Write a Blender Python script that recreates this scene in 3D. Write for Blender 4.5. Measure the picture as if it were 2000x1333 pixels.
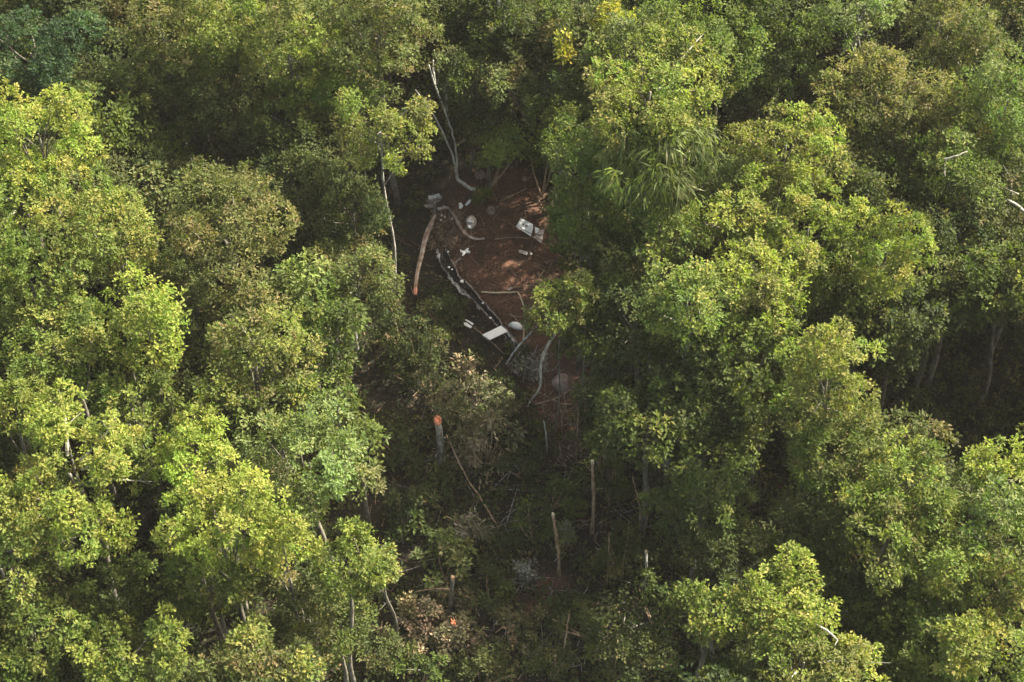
import bpy, math, random
import numpy as np
from mathutils import Vector

# ------------------------------------------------------------------ camera, sky, sun, exposure
for o in list(bpy.data.objects):
    bpy.data.objects.remove(o)
SC = bpy.context.scene
COL = SC.collection
R = math.radians
PITCH, DIST, LENS = 52.0, 98.0, 57.0
SUN_EL, SUN_AZ = 44.0, 60.0          # azimuth clockwise from +Y (straight ahead of the camera), towards the right
cam_d = bpy.data.cameras.new("camera")
cam = bpy.data.objects.new("camera", cam_d)
COL.objects.link(cam)
cam_d.lens, cam_d.sensor_width = LENS, 36.0
cam_d.clip_start, cam_d.clip_end = 1.0, 3000.0
CAM = np.array([0.0, -DIST * math.cos(R(PITCH)), DIST * math.sin(R(PITCH))])
cam.location = CAM
cam.rotation_euler = (R(90 - PITCH), 0, 0)
SC.camera = cam

world = bpy.data.worlds.new("World")
SC.world = world
world.use_nodes = True
wn = world.node_tree
bg = wn.nodes["Background"]
sky = wn.nodes.new("ShaderNodeTexSky")
sky.sky_type = 'NISHITA'
sky.sun_disc = False
sky.sun_elevation = R(SUN_EL)
sky.sun_rotation = R(SUN_AZ)
sky.air_density, sky.dust_density = 1.0, 5.0
tint = wn.nodes.new("ShaderNodeMix"); tint.data_type = 'RGBA'; tint.blend_type = 'MULTIPLY'
tint.inputs[0].default_value = 1.0; tint.inputs[7].default_value = (1.0, 0.92, 0.75, 1)      # a hazy, warm sky
wn.links.new(sky.outputs[0], tint.inputs[6]); wn.links.new(tint.outputs[2], bg.inputs[0])
bg.inputs[1].default_value = 0.125

sun_d = bpy.data.lights.new("sun", 'SUN')
sun_d.energy = 4.8
sun_d.angle = R(0.8)
sun_d.color = (1.0, 0.93, 0.80)
sun = bpy.data.objects.new("sun", sun_d)
COL.objects.link(sun)
SD = np.array([math.sin(R(SUN_AZ)) * math.cos(R(SUN_EL)), math.cos(R(SUN_AZ)) * math.cos(R(SUN_EL)), math.sin(R(SUN_EL))])
sun.rotation_euler = Vector(SD).to_track_quat('Z', 'Y').to_euler()
sun.location = (40, 50, 60)

vs = SC.view_settings
vs.view_transform, vs.look, vs.gamma = 'Standard', 'None', 1.0
vs.use_curve_mapping = False
vs.exposure = 2.1
cy = SC.cycles
cy.max_bounces, cy.diffuse_bounces, cy.glossy_bounces, cy.transmission_bounces = 5, 3, 2, 4
cy.use_denoising = True
SC.render.filter_size = 1.9

# ------------------------------------------------------------------ terrain and pixel helpers (2000 x 1333 photo pixels)
FPX = LENS / 36.0 * 2000.0
cp, sp = math.cos(R(PITCH)), math.sin(R(PITCH))
VR, VU, VF = np.array([1.0, 0, 0]), np.array([0, sp, cp]), np.array([0, cp, -sp])

def T(x, y):
    return (0.07 * y + 0.45 * np.sin(x * 0.13 + 1.0) * np.cos(y * 0.11 - 0.4) + 0.18 * np.sin(x * 0.41 + y * 0.23)
            + 0.07 * np.sin(x * 1.1 - y * 0.9) + 0.05 * np.cos(x * 1.9 + y * 2.3 + 1.0))

def at(px, py, h=0.0):
    """the point of the ground (or of the level h metres above it) seen at a photo pixel"""
    d = VF * FPX + VR * (px - 1000.0) + VU * (666.5 - py)
    d = d / np.linalg.norm(d)
    t = DIST
    for _ in range(14):
        p = CAM + d * t
        t += (p[2] - float(T(p[0], p[1])) - h) / (-d[2] + 0.07 * d[1]) * 0.95
    return CAM + d * t

def pix(p):
    q = np.asarray(p, float) - CAM
    z = q @ VF
    return 1000 + FPX * (q @ VR) / z, 666.5 - FPX * (q @ VU) / z

def mpp(p):
    return float((np.asarray(p) - CAM) @ VF) / FPX

def inside(poly, x, y):
    poly = np.asarray(poly, float)
    x = np.asarray(x, float); y = np.asarray(y, float)
    c = np.zeros(x.shape, bool)
    for i in range(len(poly)):
        x1, y1 = poly[i]; x2, y2 = poly[i - 1]
        k = ((y1 > y) != (y2 > y))
        c ^= k & (x < (x2 - x1) * (y - y1) / (y2 - y1 + 1e-12) + x1)
    return c

# ------------------------------------------------------------------ materials
def new_mat(name):
    m = bpy.data.materials.new(name)
    m.use_nodes = True
    n = m.node_tree
    return m, n, n.nodes["Principled BSDF"], n.nodes["Material Output"]

def noisy(name, cols, scale=3.0, rough=0.9, bump=0.3, metal=0.0, detail=6, spec=0.3, stretch=None, pos=(0.35, 0.65)):
    m, n, b, out = new_mat(name)
    tc = n.nodes.new("ShaderNodeTexCoord")
    mp = n.nodes.new("ShaderNodeMapping")
    if stretch: mp.inputs['Scale'].default_value = stretch
    nz = n.nodes.new("ShaderNodeTexNoise")
    nz.inputs['Scale'].default_value = scale
    nz.inputs['Detail'].default_value = detail
    nz.inputs['Roughness'].default_value = 0.65
    rp = n.nodes.new("ShaderNodeValToRGB")
    e = rp.color_ramp.elements
    e[0].position, e[1].position = pos
    e[0].color, e[1].color = (*cols[0], 1), (*cols[-1], 1)
    for i, c in enumerate(cols[1:-1]):
        k = e.new(pos[0] + (pos[1] - pos[0]) * (i + 1) / (len(cols) - 1)); k.color = (*c, 1)
    n.links.new(tc.outputs['Object'], mp.inputs[0]); n.links.new(mp.outputs[0], nz.inputs['Vector'])
    n.links.new(nz.outputs[0], rp.inputs[0]); n.links.new(rp.outputs[0], b.inputs['Base Color'])
    b.inputs['Roughness'].default_value = rough
    b.inputs['Metallic'].default_value = metal
    b.inputs['Specular IOR Level'].default_value = spec
    if bump:
        bp = n.nodes.new("ShaderNodeBump"); bp.inputs['Strength'].default_value = bump; bp.inputs['Distance'].default_value = 0.05
        n.links.new(nz.outputs[0], bp.inputs['Height']); n.links.new(bp.outputs[0], b.inputs['Normal'])
    return m

def leaf_material(name, transl=0.42, rough=0.65, spec=0.18):
    m, n, b, out = new_mat(name)
    at_ = n.nodes.new("ShaderNodeAttribute"); at_.attribute_name = "Col"
    b.inputs['Roughness'].default_value = rough
    b.inputs['Specular IOR Level'].default_value = spec
    tr = n.nodes.new("ShaderNodeBsdfTranslucent")
    mul = n.nodes.new("ShaderNodeMix"); mul.data_type = 'RGBA'; mul.blend_type = 'MULTIPLY'
    mul.inputs[0].default_value = 1.0
    mul.inputs[7].default_value = (1.24, 1.43, 0.56, 1)
    mx = n.nodes.new("ShaderNodeMixShader"); mx.inputs[0].default_value = transl
    n.links.new(at_.outputs['Color'], b.inputs['Base Color'])
    n.links.new(at_.outputs['Color'], mul.inputs[6]); n.links.new(mul.outputs[2], tr.inputs['Color'])
    n.links.new(b.outputs[0], mx.inputs[1]); n.links.new(tr.outputs[0], mx.inputs[2])
    n.links.new(mx.outputs[0], out.inputs['Surface'])
    return m

M = {}
M['leaf'] = leaf_material("leaf")
M['dryleaf'] = leaf_material("dry_leaf", 0.2, 0.75, 0.2)
M['bark'] = noisy("bark", [(0.05, 0.042, 0.03), (0.12, 0.11, 0.085), (0.20, 0.19, 0.15)], 5, 0.95, 0.6, stretch=(1, 1, 0.35))
M['palebark'] = noisy("pale_bark", [(0.28, 0.27, 0.22), (0.52, 0.51, 0.44), (0.66, 0.65, 0.58)], 4, 0.9, 0.4, stretch=(1, 1, 0.3))
M['greybark'] = noisy('grey_bark', [(0.10, 0.095, 0.08), (0.22, 0.21, 0.18), (0.36, 0.35, 0.30)], 5, 0.9, 0.8, stretch=(1, 1, 0.3), pos=(0.4, 0.6))
M['twigbark'] = noisy('twig_bark', [(0.14, 0.13, 0.10), (0.26, 0.25, 0.20), (0.36, 0.34, 0.28)], 5, 0.9, 0.5)
M['brownbark'] = noisy("brown_bark", [(0.13, 0.08, 0.045), (0.28, 0.19, 0.12), (0.40, 0.30, 0.20)], 6, 0.95, 0.5, stretch=(1, 1, 0.4))
M['freshwood'] = noisy("fresh_wood", [(0.42, 0.12, 0.05), (0.72, 0.27, 0.13), (0.85, 0.55, 0.36)], 9, 0.8, 0.5)
M['tanwood'] = noisy("tan_wood", [(0.45, 0.35, 0.22), (0.7, 0.6, 0.42)], 9, 0.8, 0.4)
M['white'] = noisy("scuffed_white_paint", [(0.74, 0.68, 0.60), (0.87, 0.84, 0.79), (0.90, 0.88, 0.84)], 2.2, 0.5, 0.1, pos=(0.25, 0.55))
M['dirtywhite'] = noisy("mud_stained_white", [(0.30, 0.20, 0.15), (0.62, 0.52, 0.45), (0.78, 0.70, 0.63)], 3.2, 0.7, 0.5)
M['char'] = noisy("charred_metal", [(0.008, 0.008, 0.009), (0.02, 0.02, 0.022), (0.05, 0.05, 0.052)], 4, 0.7, 0.6)
M['grey'] = noisy("bare_metal", [(0.16, 0.16, 0.16), (0.36, 0.36, 0.36), (0.55, 0.55, 0.54)], 6, 0.5, 0.5, metal=0.25)
M['ash'] = noisy("ash_stained_metal", [(0.10, 0.085, 0.075), (0.24, 0.20, 0.18), (0.40, 0.36, 0.33)], 5, 0.75, 0.5)
M['blade'] = noisy("scraped_blade", [(0.17, 0.11, 0.08), (0.32, 0.24, 0.19), (0.50, 0.45, 0.41)], 2, 0.7, 0.3)
M['redtip'] = noisy("red_orange_paint", [(0.42, 0.16, 0.11), (0.55, 0.28, 0.21)], 4, 0.6, 0.2)
M['mark'] = noisy("dark_lettering", [(0.10, 0.075, 0.06), (0.16, 0.12, 0.10)], 8, 0.7, 0.0)
M['debris'] = noisy('burnt_debris', [(0.03, 0.022, 0.018), (0.10, 0.07, 0.055), (0.32, 0.27, 0.23)], 1.7, 0.9, 0.2, pos=(0.3, 0.75))
M['stone'] = noisy("muddy_stone", [(0.12, 0.075, 0.055), (0.28, 0.20, 0.16), (0.36, 0.28, 0.24)], 3, 0.9, 0.6)

def soil_material():
    m, n, b, out = new_mat("red_soil")
    tc = n.nodes.new("ShaderNodeTexCoord")
    def noise(sc, det=8, rg=0.65, stretch=None):
        z = n.nodes.new("ShaderNodeTexNoise"); z.inputs['Scale'].default_value = sc; z.inputs['Detail'].default_value = det
        z.inputs['Roughness'].default_value = rg
        if stretch:
            mp = n.nodes.new("ShaderNodeMapping"); mp.inputs['Scale'].default_value = stretch
            n.links.new(tc.outputs['Object'], mp.inputs[0]); n.links.new(mp.outputs[0], z.inputs['Vector'])
        else:
            n.links.new(tc.outputs['Object'], z.inputs['Vector'])
        return z
    def ramp(src, p, c):
        r_ = n.nodes.new("ShaderNodeValToRGB"); e = r_.color_ramp.elements
        e[0].position, e[1].position = p[0], p[-1]; e[0].color, e[1].color = (*c[0], 1), (*c[-1], 1)
        for pp, cc in list(zip(p, c))[1:-1]:
            k = e.new(pp); k.color = (*cc, 1)
        n.links.new(src, r_.inputs[0]); return r_
    big, med, fine, streak = noise(0.22, 5), noise(1.3), noise(7, 8, 0.75), noise(1.0, 7, 0.7, (0.35, 2.2, 1))
    a = ramp(big.outputs[0], [0.40, 0.52, 0.62], [(0.128, 0.068, 0.046), (0.155, 0.078, 0.052), (0.095, 0.060, 0.042)])
    f = ramp(fine.outputs[0], [0.35, 0.5, 0.68], [(0.45, 0.45, 0.45), (1, 1, 1), (1.35, 1.3, 1.2)])
    s = ramp(streak.outputs[0], [0.38, 0.5, 0.62], [(0.8, 0.8, 0.8), (1, 1, 1), (1.1, 1.07, 1.03)])
    lit = ramp(med.outputs[0], [0.46, 0.60], [(0, 0, 0), (1, 1, 1)])
    def mul(x, y):
        q = n.nodes.new("ShaderNodeMix"); q.data_type = 'RGBA'; q.blend_type = 'MULTIPLY'; q.inputs[0].default_value = 1
        n.links.new(x, q.inputs[6]); n.links.new(y, q.inputs[7]); return q.outputs[2]
    c = mul(mul(a.outputs[0], f.outputs[0]), s.outputs[0])
    q = n.nodes.new("ShaderNodeMix"); q.data_type = 'RGBA'
    sc_ = n.nodes.new("ShaderNodeMath"); sc_.operation = 'MULTIPLY'; sc_.inputs[1].default_value = 0.2
    n.links.new(lit.outputs[0], sc_.inputs[0]); n.links.new(sc_.outputs[0], q.inputs[0])
    n.links.new(c, q.inputs[6]); q.inputs[7].default_value = (0.030, 0.027, 0.019, 1)
    ca = n.nodes.new('ShaderNodeAttribute'); ca.attribute_name = 'Col'       # where the crash stripped the litter off
    dk = n.nodes.new('ShaderNodeMix'); dk.data_type = 'RGBA'
    forest = ramp(fine.outputs[0], [0.35, 0.55, 0.72], [(0.012, 0.013, 0.008), (0.026, 0.025, 0.015), (0.055, 0.046, 0.028)])
    n.links.new(ca.outputs['Fac'], dk.inputs[0]); n.links.new(forest.outputs[0], dk.inputs[6]); n.links.new(q.outputs[2], dk.inputs[7])
    n.links.new(dk.outputs[2], b.inputs['Base Color'])
    b.inputs['Roughness'].default_value = 0.95; b.inputs['Specular IOR Level'].default_value = 0.15
    bp = n.nodes.new("ShaderNodeBump"); bp.inputs['Strength'].default_value = 0.9; bp.inputs['Distance'].default_value = 0.25
    ad = n.nodes.new("ShaderNodeMath"); ad.operation = 'ADD'
    n.links.new(med.outputs[0], ad.inputs[0]); n.links.new(fine.outputs[0], ad.inputs[1])
    n.links.new(ad.outputs[0], bp.inputs['Height']); n.links.new(bp.outputs[0], b.inputs['Normal'])
    return m
M['soil'] = soil_material()

# ------------------------------------------------------------------ object helpers
def mesh_np(name, V, F, col=None, smooth=False):
    """V (n,3); F (m,k) faces of equal size or a list of faces"""
    me = bpy.data.meshes.new(name)
    V = np.asarray(V, np.float32)
    if isinstance(F, np.ndarray):
        k = F.shape[1]
        me.vertices.add(len(V)); me.vertices.foreach_set("co", V.ravel())
        me.loops.add(F.size); me.loops.foreach_set("vertex_index", F.ravel().astype(np.int32))
        me.polygons.add(len(F)); me.polygons.foreach_set("loop_start", np.arange(0, F.size, k, dtype=np.int32))
        me.update(calc_edges=True)
    else:
        me.from_pydata([tuple(map(float, v)) for v in V], [], F)
    if not smooth:
        me.polygons.foreach_set("use_smooth", np.zeros(len(me.polygons), bool))
    else:
        me.polygons.foreach_set("use_smooth", np.ones(len(me.polygons), bool))
    if col is not None:
        a = me.color_attributes.new("Col", 'FLOAT_COLOR', 'POINT')
        c = np.ones((len(V), 4), np.float32); c[:, :3] = col
        a.data.foreach_set("color", c.ravel())
    me.update()
    return me

def link(name, me, mat=None, parent=None, loc=None):
    o = bpy.data.objects.new(name, me)
    COL.objects.link(o)
    if mat is not None and me is not None and not me.materials: me.materials.append(mat)
    if parent is not None: o.parent = parent
    if loc is not None: o.location = loc
    return o

def tag(o, label=None, cat=None, group=None, kind=None):
    if label: o['label'] = label
    if cat: o['category'] = cat
    if group: o['group'] = group
    if kind: o['kind'] = kind
    return o

def thing(name, loc, label, cat, group=None):
    o = bpy.data.objects.new(name, None); COL.objects.link(o)
    o.location = tuple(loc); o.empty_display_size = 0.3
    return tag(o, label, cat, group)

def tube(pts, rad, n=7, rng=None, wob=0.0, cap=True):
    """tapered tube through pts; returns V, F(list)"""
    P = np.asarray(pts, float); m = len(P)
    rad = np.interp(np.linspace(0, 1, m), np.linspace(0, 1, len(rad)), rad)
    V, F = [], []
    t = np.gradient(P, axis=0); t /= np.linalg.norm(t, axis=1)[:, None] + 1e-9
    ref = np.array([0.31, 0.95, 0.1]) if abs(t[0][2]) > 0.7 else np.array([0.05, 0.1, 1.0])
    for i in range(m):
        a = np.cross(t[i], ref); a /= np.linalg.norm(a) + 1e-9
        b = np.cross(t[i], a)
        for k in range(n):
            q = 2 * math.pi * k / n
            r = rad[i] * (1 + (rng.uniform(-wob, wob) if rng is not None and wob else 0))
            V.append(P[i] + r * (math.cos(q) * a + math.sin(q) * b))
    for i in range(m - 1):
        for k in range(n):
            k2 = (k + 1) % n
            F.append((i * n + k, i * n + k2, (i + 1) * n + k2, (i + 1) * n + k))
    if cap:
        F.append(tuple(range(n - 1, -1, -1))); F.append(tuple((m - 1) * n + k for k in range(n)))
    return V, F

class MB:
    def __init__(s): s.V, s.F = [], []
    def add(s, V, F):
        k = len(s.V); s.V += [np.asarray(v, float) for v in V]; s.F += [tuple(i + k for i in f) for f in F]; return s
    def tube(s, *a, **k): return s.add(*tube(*a, **k))
    def slab(s, corners, th, nrm=(0, 0, 1)):
        """closed plate: outline corners at the underside, thickness th along nrm"""
        c = [np.asarray(q, float) for q in corners]; nn = np.asarray(nrm, float); n = len(c)
        V = c + [q + nn * th for q in c]
        F = [tuple(range(n - 1, -1, -1)), tuple(range(n, 2 * n))] + [(i, (i + 1) % n, n + (i + 1) % n, n + i) for i in range(n)]
        return s.add(V, F)
    def build(s, name, mat, parent=None, origin=None, smooth=False):
        o0 = np.zeros(3) if origin is None else np.asarray(origin, float)
        me = mesh_np(name, np.array(s.V) - o0, s.F, smooth=smooth)
        return link(name, me, mat, parent)

def smooth_path(pts, n, rng=None, wob=0.0):
    """Catmull-Rom through pts"""
    P = np.asarray(pts, float)
    Q = np.vstack([2 * P[0] - P[1], P, 2 * P[-1] - P[-2]])
    out = []
    for i in range(len(P) - 1):
        p0, p1, p2, p3 = Q[i:i + 4]
        for k in range(n):
            t = k / n
            out.append(0.5 * ((2 * p1) + (-p0 + p2) * t + (2 * p0 - 5 * p1 + 4 * p2 - p3) * t * t + (-p0 + 3 * p1 - 3 * p2 + p3) * t ** 3))
    out.append(P[-1]); out = np.array(out)
    if rng is not None and wob: out[1:-1] += rng.normal(0, wob, out[1:-1].shape)
    return out

# ------------------------------------------------------------------ foliage
def unit(a):
    return a / (np.linalg.norm(a, axis=-1, keepdims=True) + 1e-9)

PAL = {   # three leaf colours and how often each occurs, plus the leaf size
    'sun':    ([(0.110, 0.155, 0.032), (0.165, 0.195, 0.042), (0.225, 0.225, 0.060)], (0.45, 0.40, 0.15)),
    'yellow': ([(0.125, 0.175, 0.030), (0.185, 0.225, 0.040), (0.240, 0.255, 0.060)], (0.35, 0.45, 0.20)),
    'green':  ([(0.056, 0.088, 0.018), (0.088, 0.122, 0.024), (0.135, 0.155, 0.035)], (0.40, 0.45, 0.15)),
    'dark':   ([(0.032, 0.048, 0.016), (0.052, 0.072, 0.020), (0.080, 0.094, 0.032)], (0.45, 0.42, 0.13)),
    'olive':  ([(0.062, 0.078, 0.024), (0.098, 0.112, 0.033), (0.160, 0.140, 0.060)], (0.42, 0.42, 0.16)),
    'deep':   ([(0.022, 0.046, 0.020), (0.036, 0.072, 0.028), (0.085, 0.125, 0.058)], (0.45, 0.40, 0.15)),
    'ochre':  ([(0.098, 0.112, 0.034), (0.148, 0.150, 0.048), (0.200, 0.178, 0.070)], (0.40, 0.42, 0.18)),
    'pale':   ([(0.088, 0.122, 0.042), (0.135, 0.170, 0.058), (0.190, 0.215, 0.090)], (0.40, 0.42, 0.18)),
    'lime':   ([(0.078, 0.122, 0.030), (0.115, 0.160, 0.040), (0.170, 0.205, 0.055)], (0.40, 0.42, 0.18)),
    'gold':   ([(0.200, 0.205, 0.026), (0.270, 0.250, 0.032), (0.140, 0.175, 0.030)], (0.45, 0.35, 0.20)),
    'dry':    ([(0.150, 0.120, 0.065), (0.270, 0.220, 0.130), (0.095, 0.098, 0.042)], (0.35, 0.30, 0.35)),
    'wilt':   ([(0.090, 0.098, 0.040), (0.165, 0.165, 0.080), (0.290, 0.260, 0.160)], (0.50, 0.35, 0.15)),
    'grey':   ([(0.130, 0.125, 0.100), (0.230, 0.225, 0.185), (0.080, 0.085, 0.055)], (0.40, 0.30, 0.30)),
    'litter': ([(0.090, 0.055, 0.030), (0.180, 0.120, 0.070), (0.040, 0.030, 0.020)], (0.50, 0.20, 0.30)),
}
LEAF = {  # length, width, puff radius, leaves per puff, droop, how flat the leaves lie
    'fine':  (0.20, 0.12, 0.36, 20, 0.10, 0.6),
    'mid':   (0.195, 0.128, 0.38, 23, 0.15, 0.6),
    'tuft':  (0.195, 0.118, 0.28, 22, 0.10, 0.5),
    'big':   (0.27, 0.165, 0.40, 15, 0.20, 0.8),
    'droop': (0.85, 0.10, 0.55, 14, 1.7, 0.2),
    'curl':  (0.34, 0.13, 0.55, 15, 0.70, 0.1),
}

def leaves(pos, axis, nrm, L, W, rng):
    """pointed folded leaves as quads"""
    n = len(pos)
    side = unit(np.cross(axis, nrm)); nn = unit(np.cross(side, axis))
    l = (L * rng.uniform(0.7, 1.25, n))[:, None]; w = (W * rng.uniform(0.7, 1.25, n))[:, None]
    V = np.empty((n, 4, 3), np.float32)
    V[:, 0] = pos
    V[:, 1] = pos + axis * l * 0.48 + side * w * 0.5 + nn * w * 0.16
    V[:, 2] = pos + axis * l - nn * l * 0.10
    V[:, 3] = pos + axis * l * 0.48 - side * w * 0.5 + nn * w * 0.16
    F = np.arange(n * 4, dtype=np.int32).reshape(n, 4)
    return V.reshape(-1, 3), F

LOBE = None
def puff_leaves(P, out, kind, pal, rng, per=None, spread=1.0, mixpal=None, mixp=0.0):
    """tufts of leaves radiating round the shoot tips P"""
    L, W, rp, m, droop, flat = LEAF[kind]
    m = per or m
    n = len(P)
    rr = rng.uniform(0.6, 1.35, n)
    Pp = np.repeat(P, m, 0); O = np.repeat(out, m, 0); rr = np.repeat(rr, m)[:, None]
    d = unit(rng.normal(0, 1, (n * m, 3)) + O * 0.75 + np.array([0, 0, 0.25]))
    pos = Pp + d * rr * rp * spread * rng.uniform(0.05, 1.0, (n * m, 1))
    ax = d + rng.normal(0, 0.35, d.shape); ax[:, 2] -= droop
    ax = unit(ax)
    nr = O * 1.0 + rng.normal(0, 0.38, d.shape); nr[:, 2] += flat
    V, F = leaves(pos, ax, nr, L, W, rng)
    cols, pr = PAL[pal]; cols = np.array(cols)
    kp = rng.choice(3, n, p=pr); base = cols[kp]
    lob = LOBE if (LOBE is not None and len(LOBE) == n) else rng.integers(0, 40, n)
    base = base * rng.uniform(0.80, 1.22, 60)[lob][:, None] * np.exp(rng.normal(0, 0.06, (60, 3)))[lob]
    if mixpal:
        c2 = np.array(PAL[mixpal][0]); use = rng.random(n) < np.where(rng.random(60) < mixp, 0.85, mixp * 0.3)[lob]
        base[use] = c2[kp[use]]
    base = np.repeat(base, m, 0)
    own = cols[rng.choice(3, n * m, p=pr)]
    c = (base * 0.80 + own * 0.20) * np.array([1.04, 1.0, 1.03])
    c = c * rng.uniform(0.85, 1.15, (n * m, 1)) * np.exp(rng.normal(0, 0.04, (n * m, 3)))
    return V, F, np.repeat(c, 4, 0).astype(np.float32)

def crown_points(a, b, c, rng, npuff, drop=0.12, knob=1.0, low=-0.7):
    """shoot tips over a crown made of many rounded clumps"""
    K = int(np.clip(7 + 1.15 * (a * b + a * c) * 0.8, 8, 26))
    i = np.arange(K) + 0.5
    z = 1 - (1 - low) * i / K
    ph = i * 2.39996 + rng.uniform(0, 6.28)
    d = np.stack([np.cos(ph) * np.sqrt(1 - z * z), np.sin(ph) * np.sqrt(1 - z * z), z], 1)
    d = unit(d + rng.normal(0, 0.26, d.shape))
    env = np.array([a, b, c])
    cen = d * env * rng.uniform(0.42, 0.95, (K, 1))
    rad = (a * b * c) ** (1 / 3) * rng.uniform(0.18, 0.36, K) * knob
    keep = rng.random(K) > drop
    cen, rad = cen[keep], rad[keep]
    cen = np.vstack([cen, [0, 0, -0.1 * c]]); rad = np.append(rad, (a * b * c) ** (1 / 3) * 0.55)
    w = rad ** 2; w[-1] *= 0.5; w /= w.sum()
    k = rng.choice(len(rad), npuff * 2, p=w)
    dd = unit(rng.normal(0, 1, (npuff * 2, 3)) + np.array([0, 0, 0.25]))
    P = cen[k] + dd * rad[k][:, None] * rng.uniform(0.8, 1.12, (npuff * 2, 1)) * np.array([1, 1, 0.95])
    ok = np.ones(len(P), bool)
    for j in range(len(rad)):
        q = np.linalg.norm(P - cen[j], axis=1) < rad[j] * 0.72
        ok &= ~(q & (k != j))
    P, dd, k = P[ok][:npuff], dd[ok][:npuff], k[ok][:npuff]
    global LOBE; LOBE = k
    out = unit(dd * 0.7 + unit(P / env) * 0.5)
    return P, out, cen, rad

def wood_mb(base, top, r0, cen, rng, nl=6, r_end=0.35):
    """trunk from the base to the crown centre with limbs to its clumps; all relative to the base"""
    mb = MB()
    h = top - base
    mid = [base + h * t + np.append(rng.normal(0, 0.25 * (0.3 + np.linalg.norm(h) / 25), 2), 0) for t in (0.35, 0.7)]
    path = smooth_path([base, *mid, top], 4)
    mb.tube(path, [r0 * 1.35, r0, r0 * 0.85, r0 * r_end], 7, rng, 0.06)
    idx = rng.permutation(len(cen))[:nl]
    for j in idx:
        e = top + cen[j] * 0.92
        s = path[-rng.integers(2, 6)]
        m_ = (s + e) / 2 + rng.normal(0, 0.18, 3); m_[2] -= 0.15
        mb.tube(smooth_path([s, m_, e], 3), [r0 * 0.45, r0 * 0.25, 0.025], 5)
    return mb

TREES = []
GROW = 1.14
def tree(px, py, rx, ry, h, pal, leaf, label, cat='tree', name='broadleaf_tree', mixpal=None, mixp=0.0, dens=1.0, bark='bark',
         knob=1.0, drop=0.12, twigs=0, group=None, seed=None, trunk_r=None, lean=None, low=-0.75):
    rng = np.random.default_rng(seed if seed is not None else int(px * 7 + py * 13) % 99991)
    c = at(px, py, h); s = mpp(c) * GROW
    a = rx * s; b = a * rng.uniform(0.85, 1.0)
    rz = math.sqrt(max((ry * s) ** 2 - (b * sp) ** 2, (0.45 * a * cp) ** 2)) / cp
    rz = min(rz, 1.7 * a)
    bx, by = (c[0] + rng.normal(0, 0.3), c[1] + rng.normal(0, 0.3)) if lean is None else at(lean[0], lean[1])[:2]
    base = np.array([bx, by, float(T(bx, by)) - 0.1])
    root = thing(name, base, label, cat, group)
    L, W, rp, m, *_ = LEAF[leaf]
    surf = 2.6 * (a * b + 0.5 * (a + b) * rz)
    npuff = max(24, int(dens * surf * 2.0 / (L * W * 0.5 * m)))
    P, out, cen, rad = crown_points(a, b, rz, rng, npuff, drop, knob, low)
    V, F, C = puff_leaves(P, out, leaf, pal, rng, mixpal=mixpal, mixp=mixp)
    link('crown', mesh_np('crown', V + (c - base), F, C), M['leaf'], root)
    top = c - base
    r0 = trunk_r or float(np.clip(0.035 * a + 0.05, 0.07, 0.22))
    wood_mb(np.zeros(3), top, r0, cen, rng).build('trunk', M[bark], root, smooth=True)
    for q in range(twigs):
        j = rng.integers(len(cen)); e = top + cen[j] * 1.0 + unit(cen[j] + np.array([0, -0.5, 0.6])) * rad[j] * 1.1
        s0 = top + cen[j] * 0.3
        mb = MB(); pth = smooth_path([s0, (s0 + e) / 2 + rng.normal(0, 0.15, 3), e], 4)
        mb.tube(pth, [0.06, 0.04, 0.015], 5)
        for g in range(3):
            st = pth[rng.integers(3, 8)]; mb.tube([st, st + unit(e - s0) * 0.5 + rng.normal(0, 0.35, 3)], [0.025, 0.01], 4)
        mb.build('branch', M['twigbark'], root)
    TREES.append((px, py, rx, ry))
    return root

# ------------------------------------------------------------------ the ground
CLEAR = [(835, 350), (900, 330), (1045, 325), (1075, 430), (1095, 520), (1060, 600), (1130, 680), (1180, 760), (1170, 870), (1080, 900),
         (1030, 800), (1000, 720), (900, 690), (880, 620), (900, 590), (850, 540), (830, 470), (825, 400)]
BARE = [(860, 385), (900, 335), (1045, 325), (1075, 430), (1095, 520), (1060, 600), (1130, 680), (1180, 760), (1170, 870), (1080, 900), (1035, 800), (1010, 700), (975, 640), (925, 585), (905, 540), (860, 480)]
def build_ground():
    n = 420
    u = np.linspace(-1, 1, n)
    g = 62 * u + 540 * np.sign(u) * np.abs(u) ** 7
    X, Y = np.meshgrid(g, g + 5)
    far = np.clip((np.hypot(X, Y) - 90) / 400, 0, 1)
    Z = T(X, Y) + far * 20 * np.sin(X * 0.012) * np.cos(Y * 0.01)
    rng = np.random.default_rng(5)
    Z = Z + rng.normal(0, 0.025, Z.shape)
    V = np.stack([X, Y, Z], -1).reshape(-1, 3)
    px, py = pix(V)
    dn = rng.normal(0, 10, len(px)); m = inside(BARE, px + dn, py + rng.normal(0, 10, len(px))) | inside([(1040, 1120), (1110, 1130), (1100, 1200), (1020, 1210)], px, py)
    front = ((V - CAM) @ VF) > 0
    m = (m & front).astype(float).reshape(n, n)
    for _ in range(3):
        m = (m + np.roll(m, 1, 0) + np.roll(m, -1, 0) + np.roll(m, 1, 1) + np.roll(m, -1, 1)) / 5
    bare = np.repeat(m.reshape(-1, 1), 3, 1)
    i = np.arange(n * n).reshape(n, n)
    F = np.stack([i[:-1, :-1], i[:-1, 1:], i[1:, 1:], i[1:, :-1]], -1).reshape(-1, 4)
    link('ground', mesh_np('ground', V, F, bare, smooth=True), M['soil'])['kind'] = 'structure'
build_ground()

# ------------------------------------------------------------------ the canopy trees, one by one
t = tree
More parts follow.
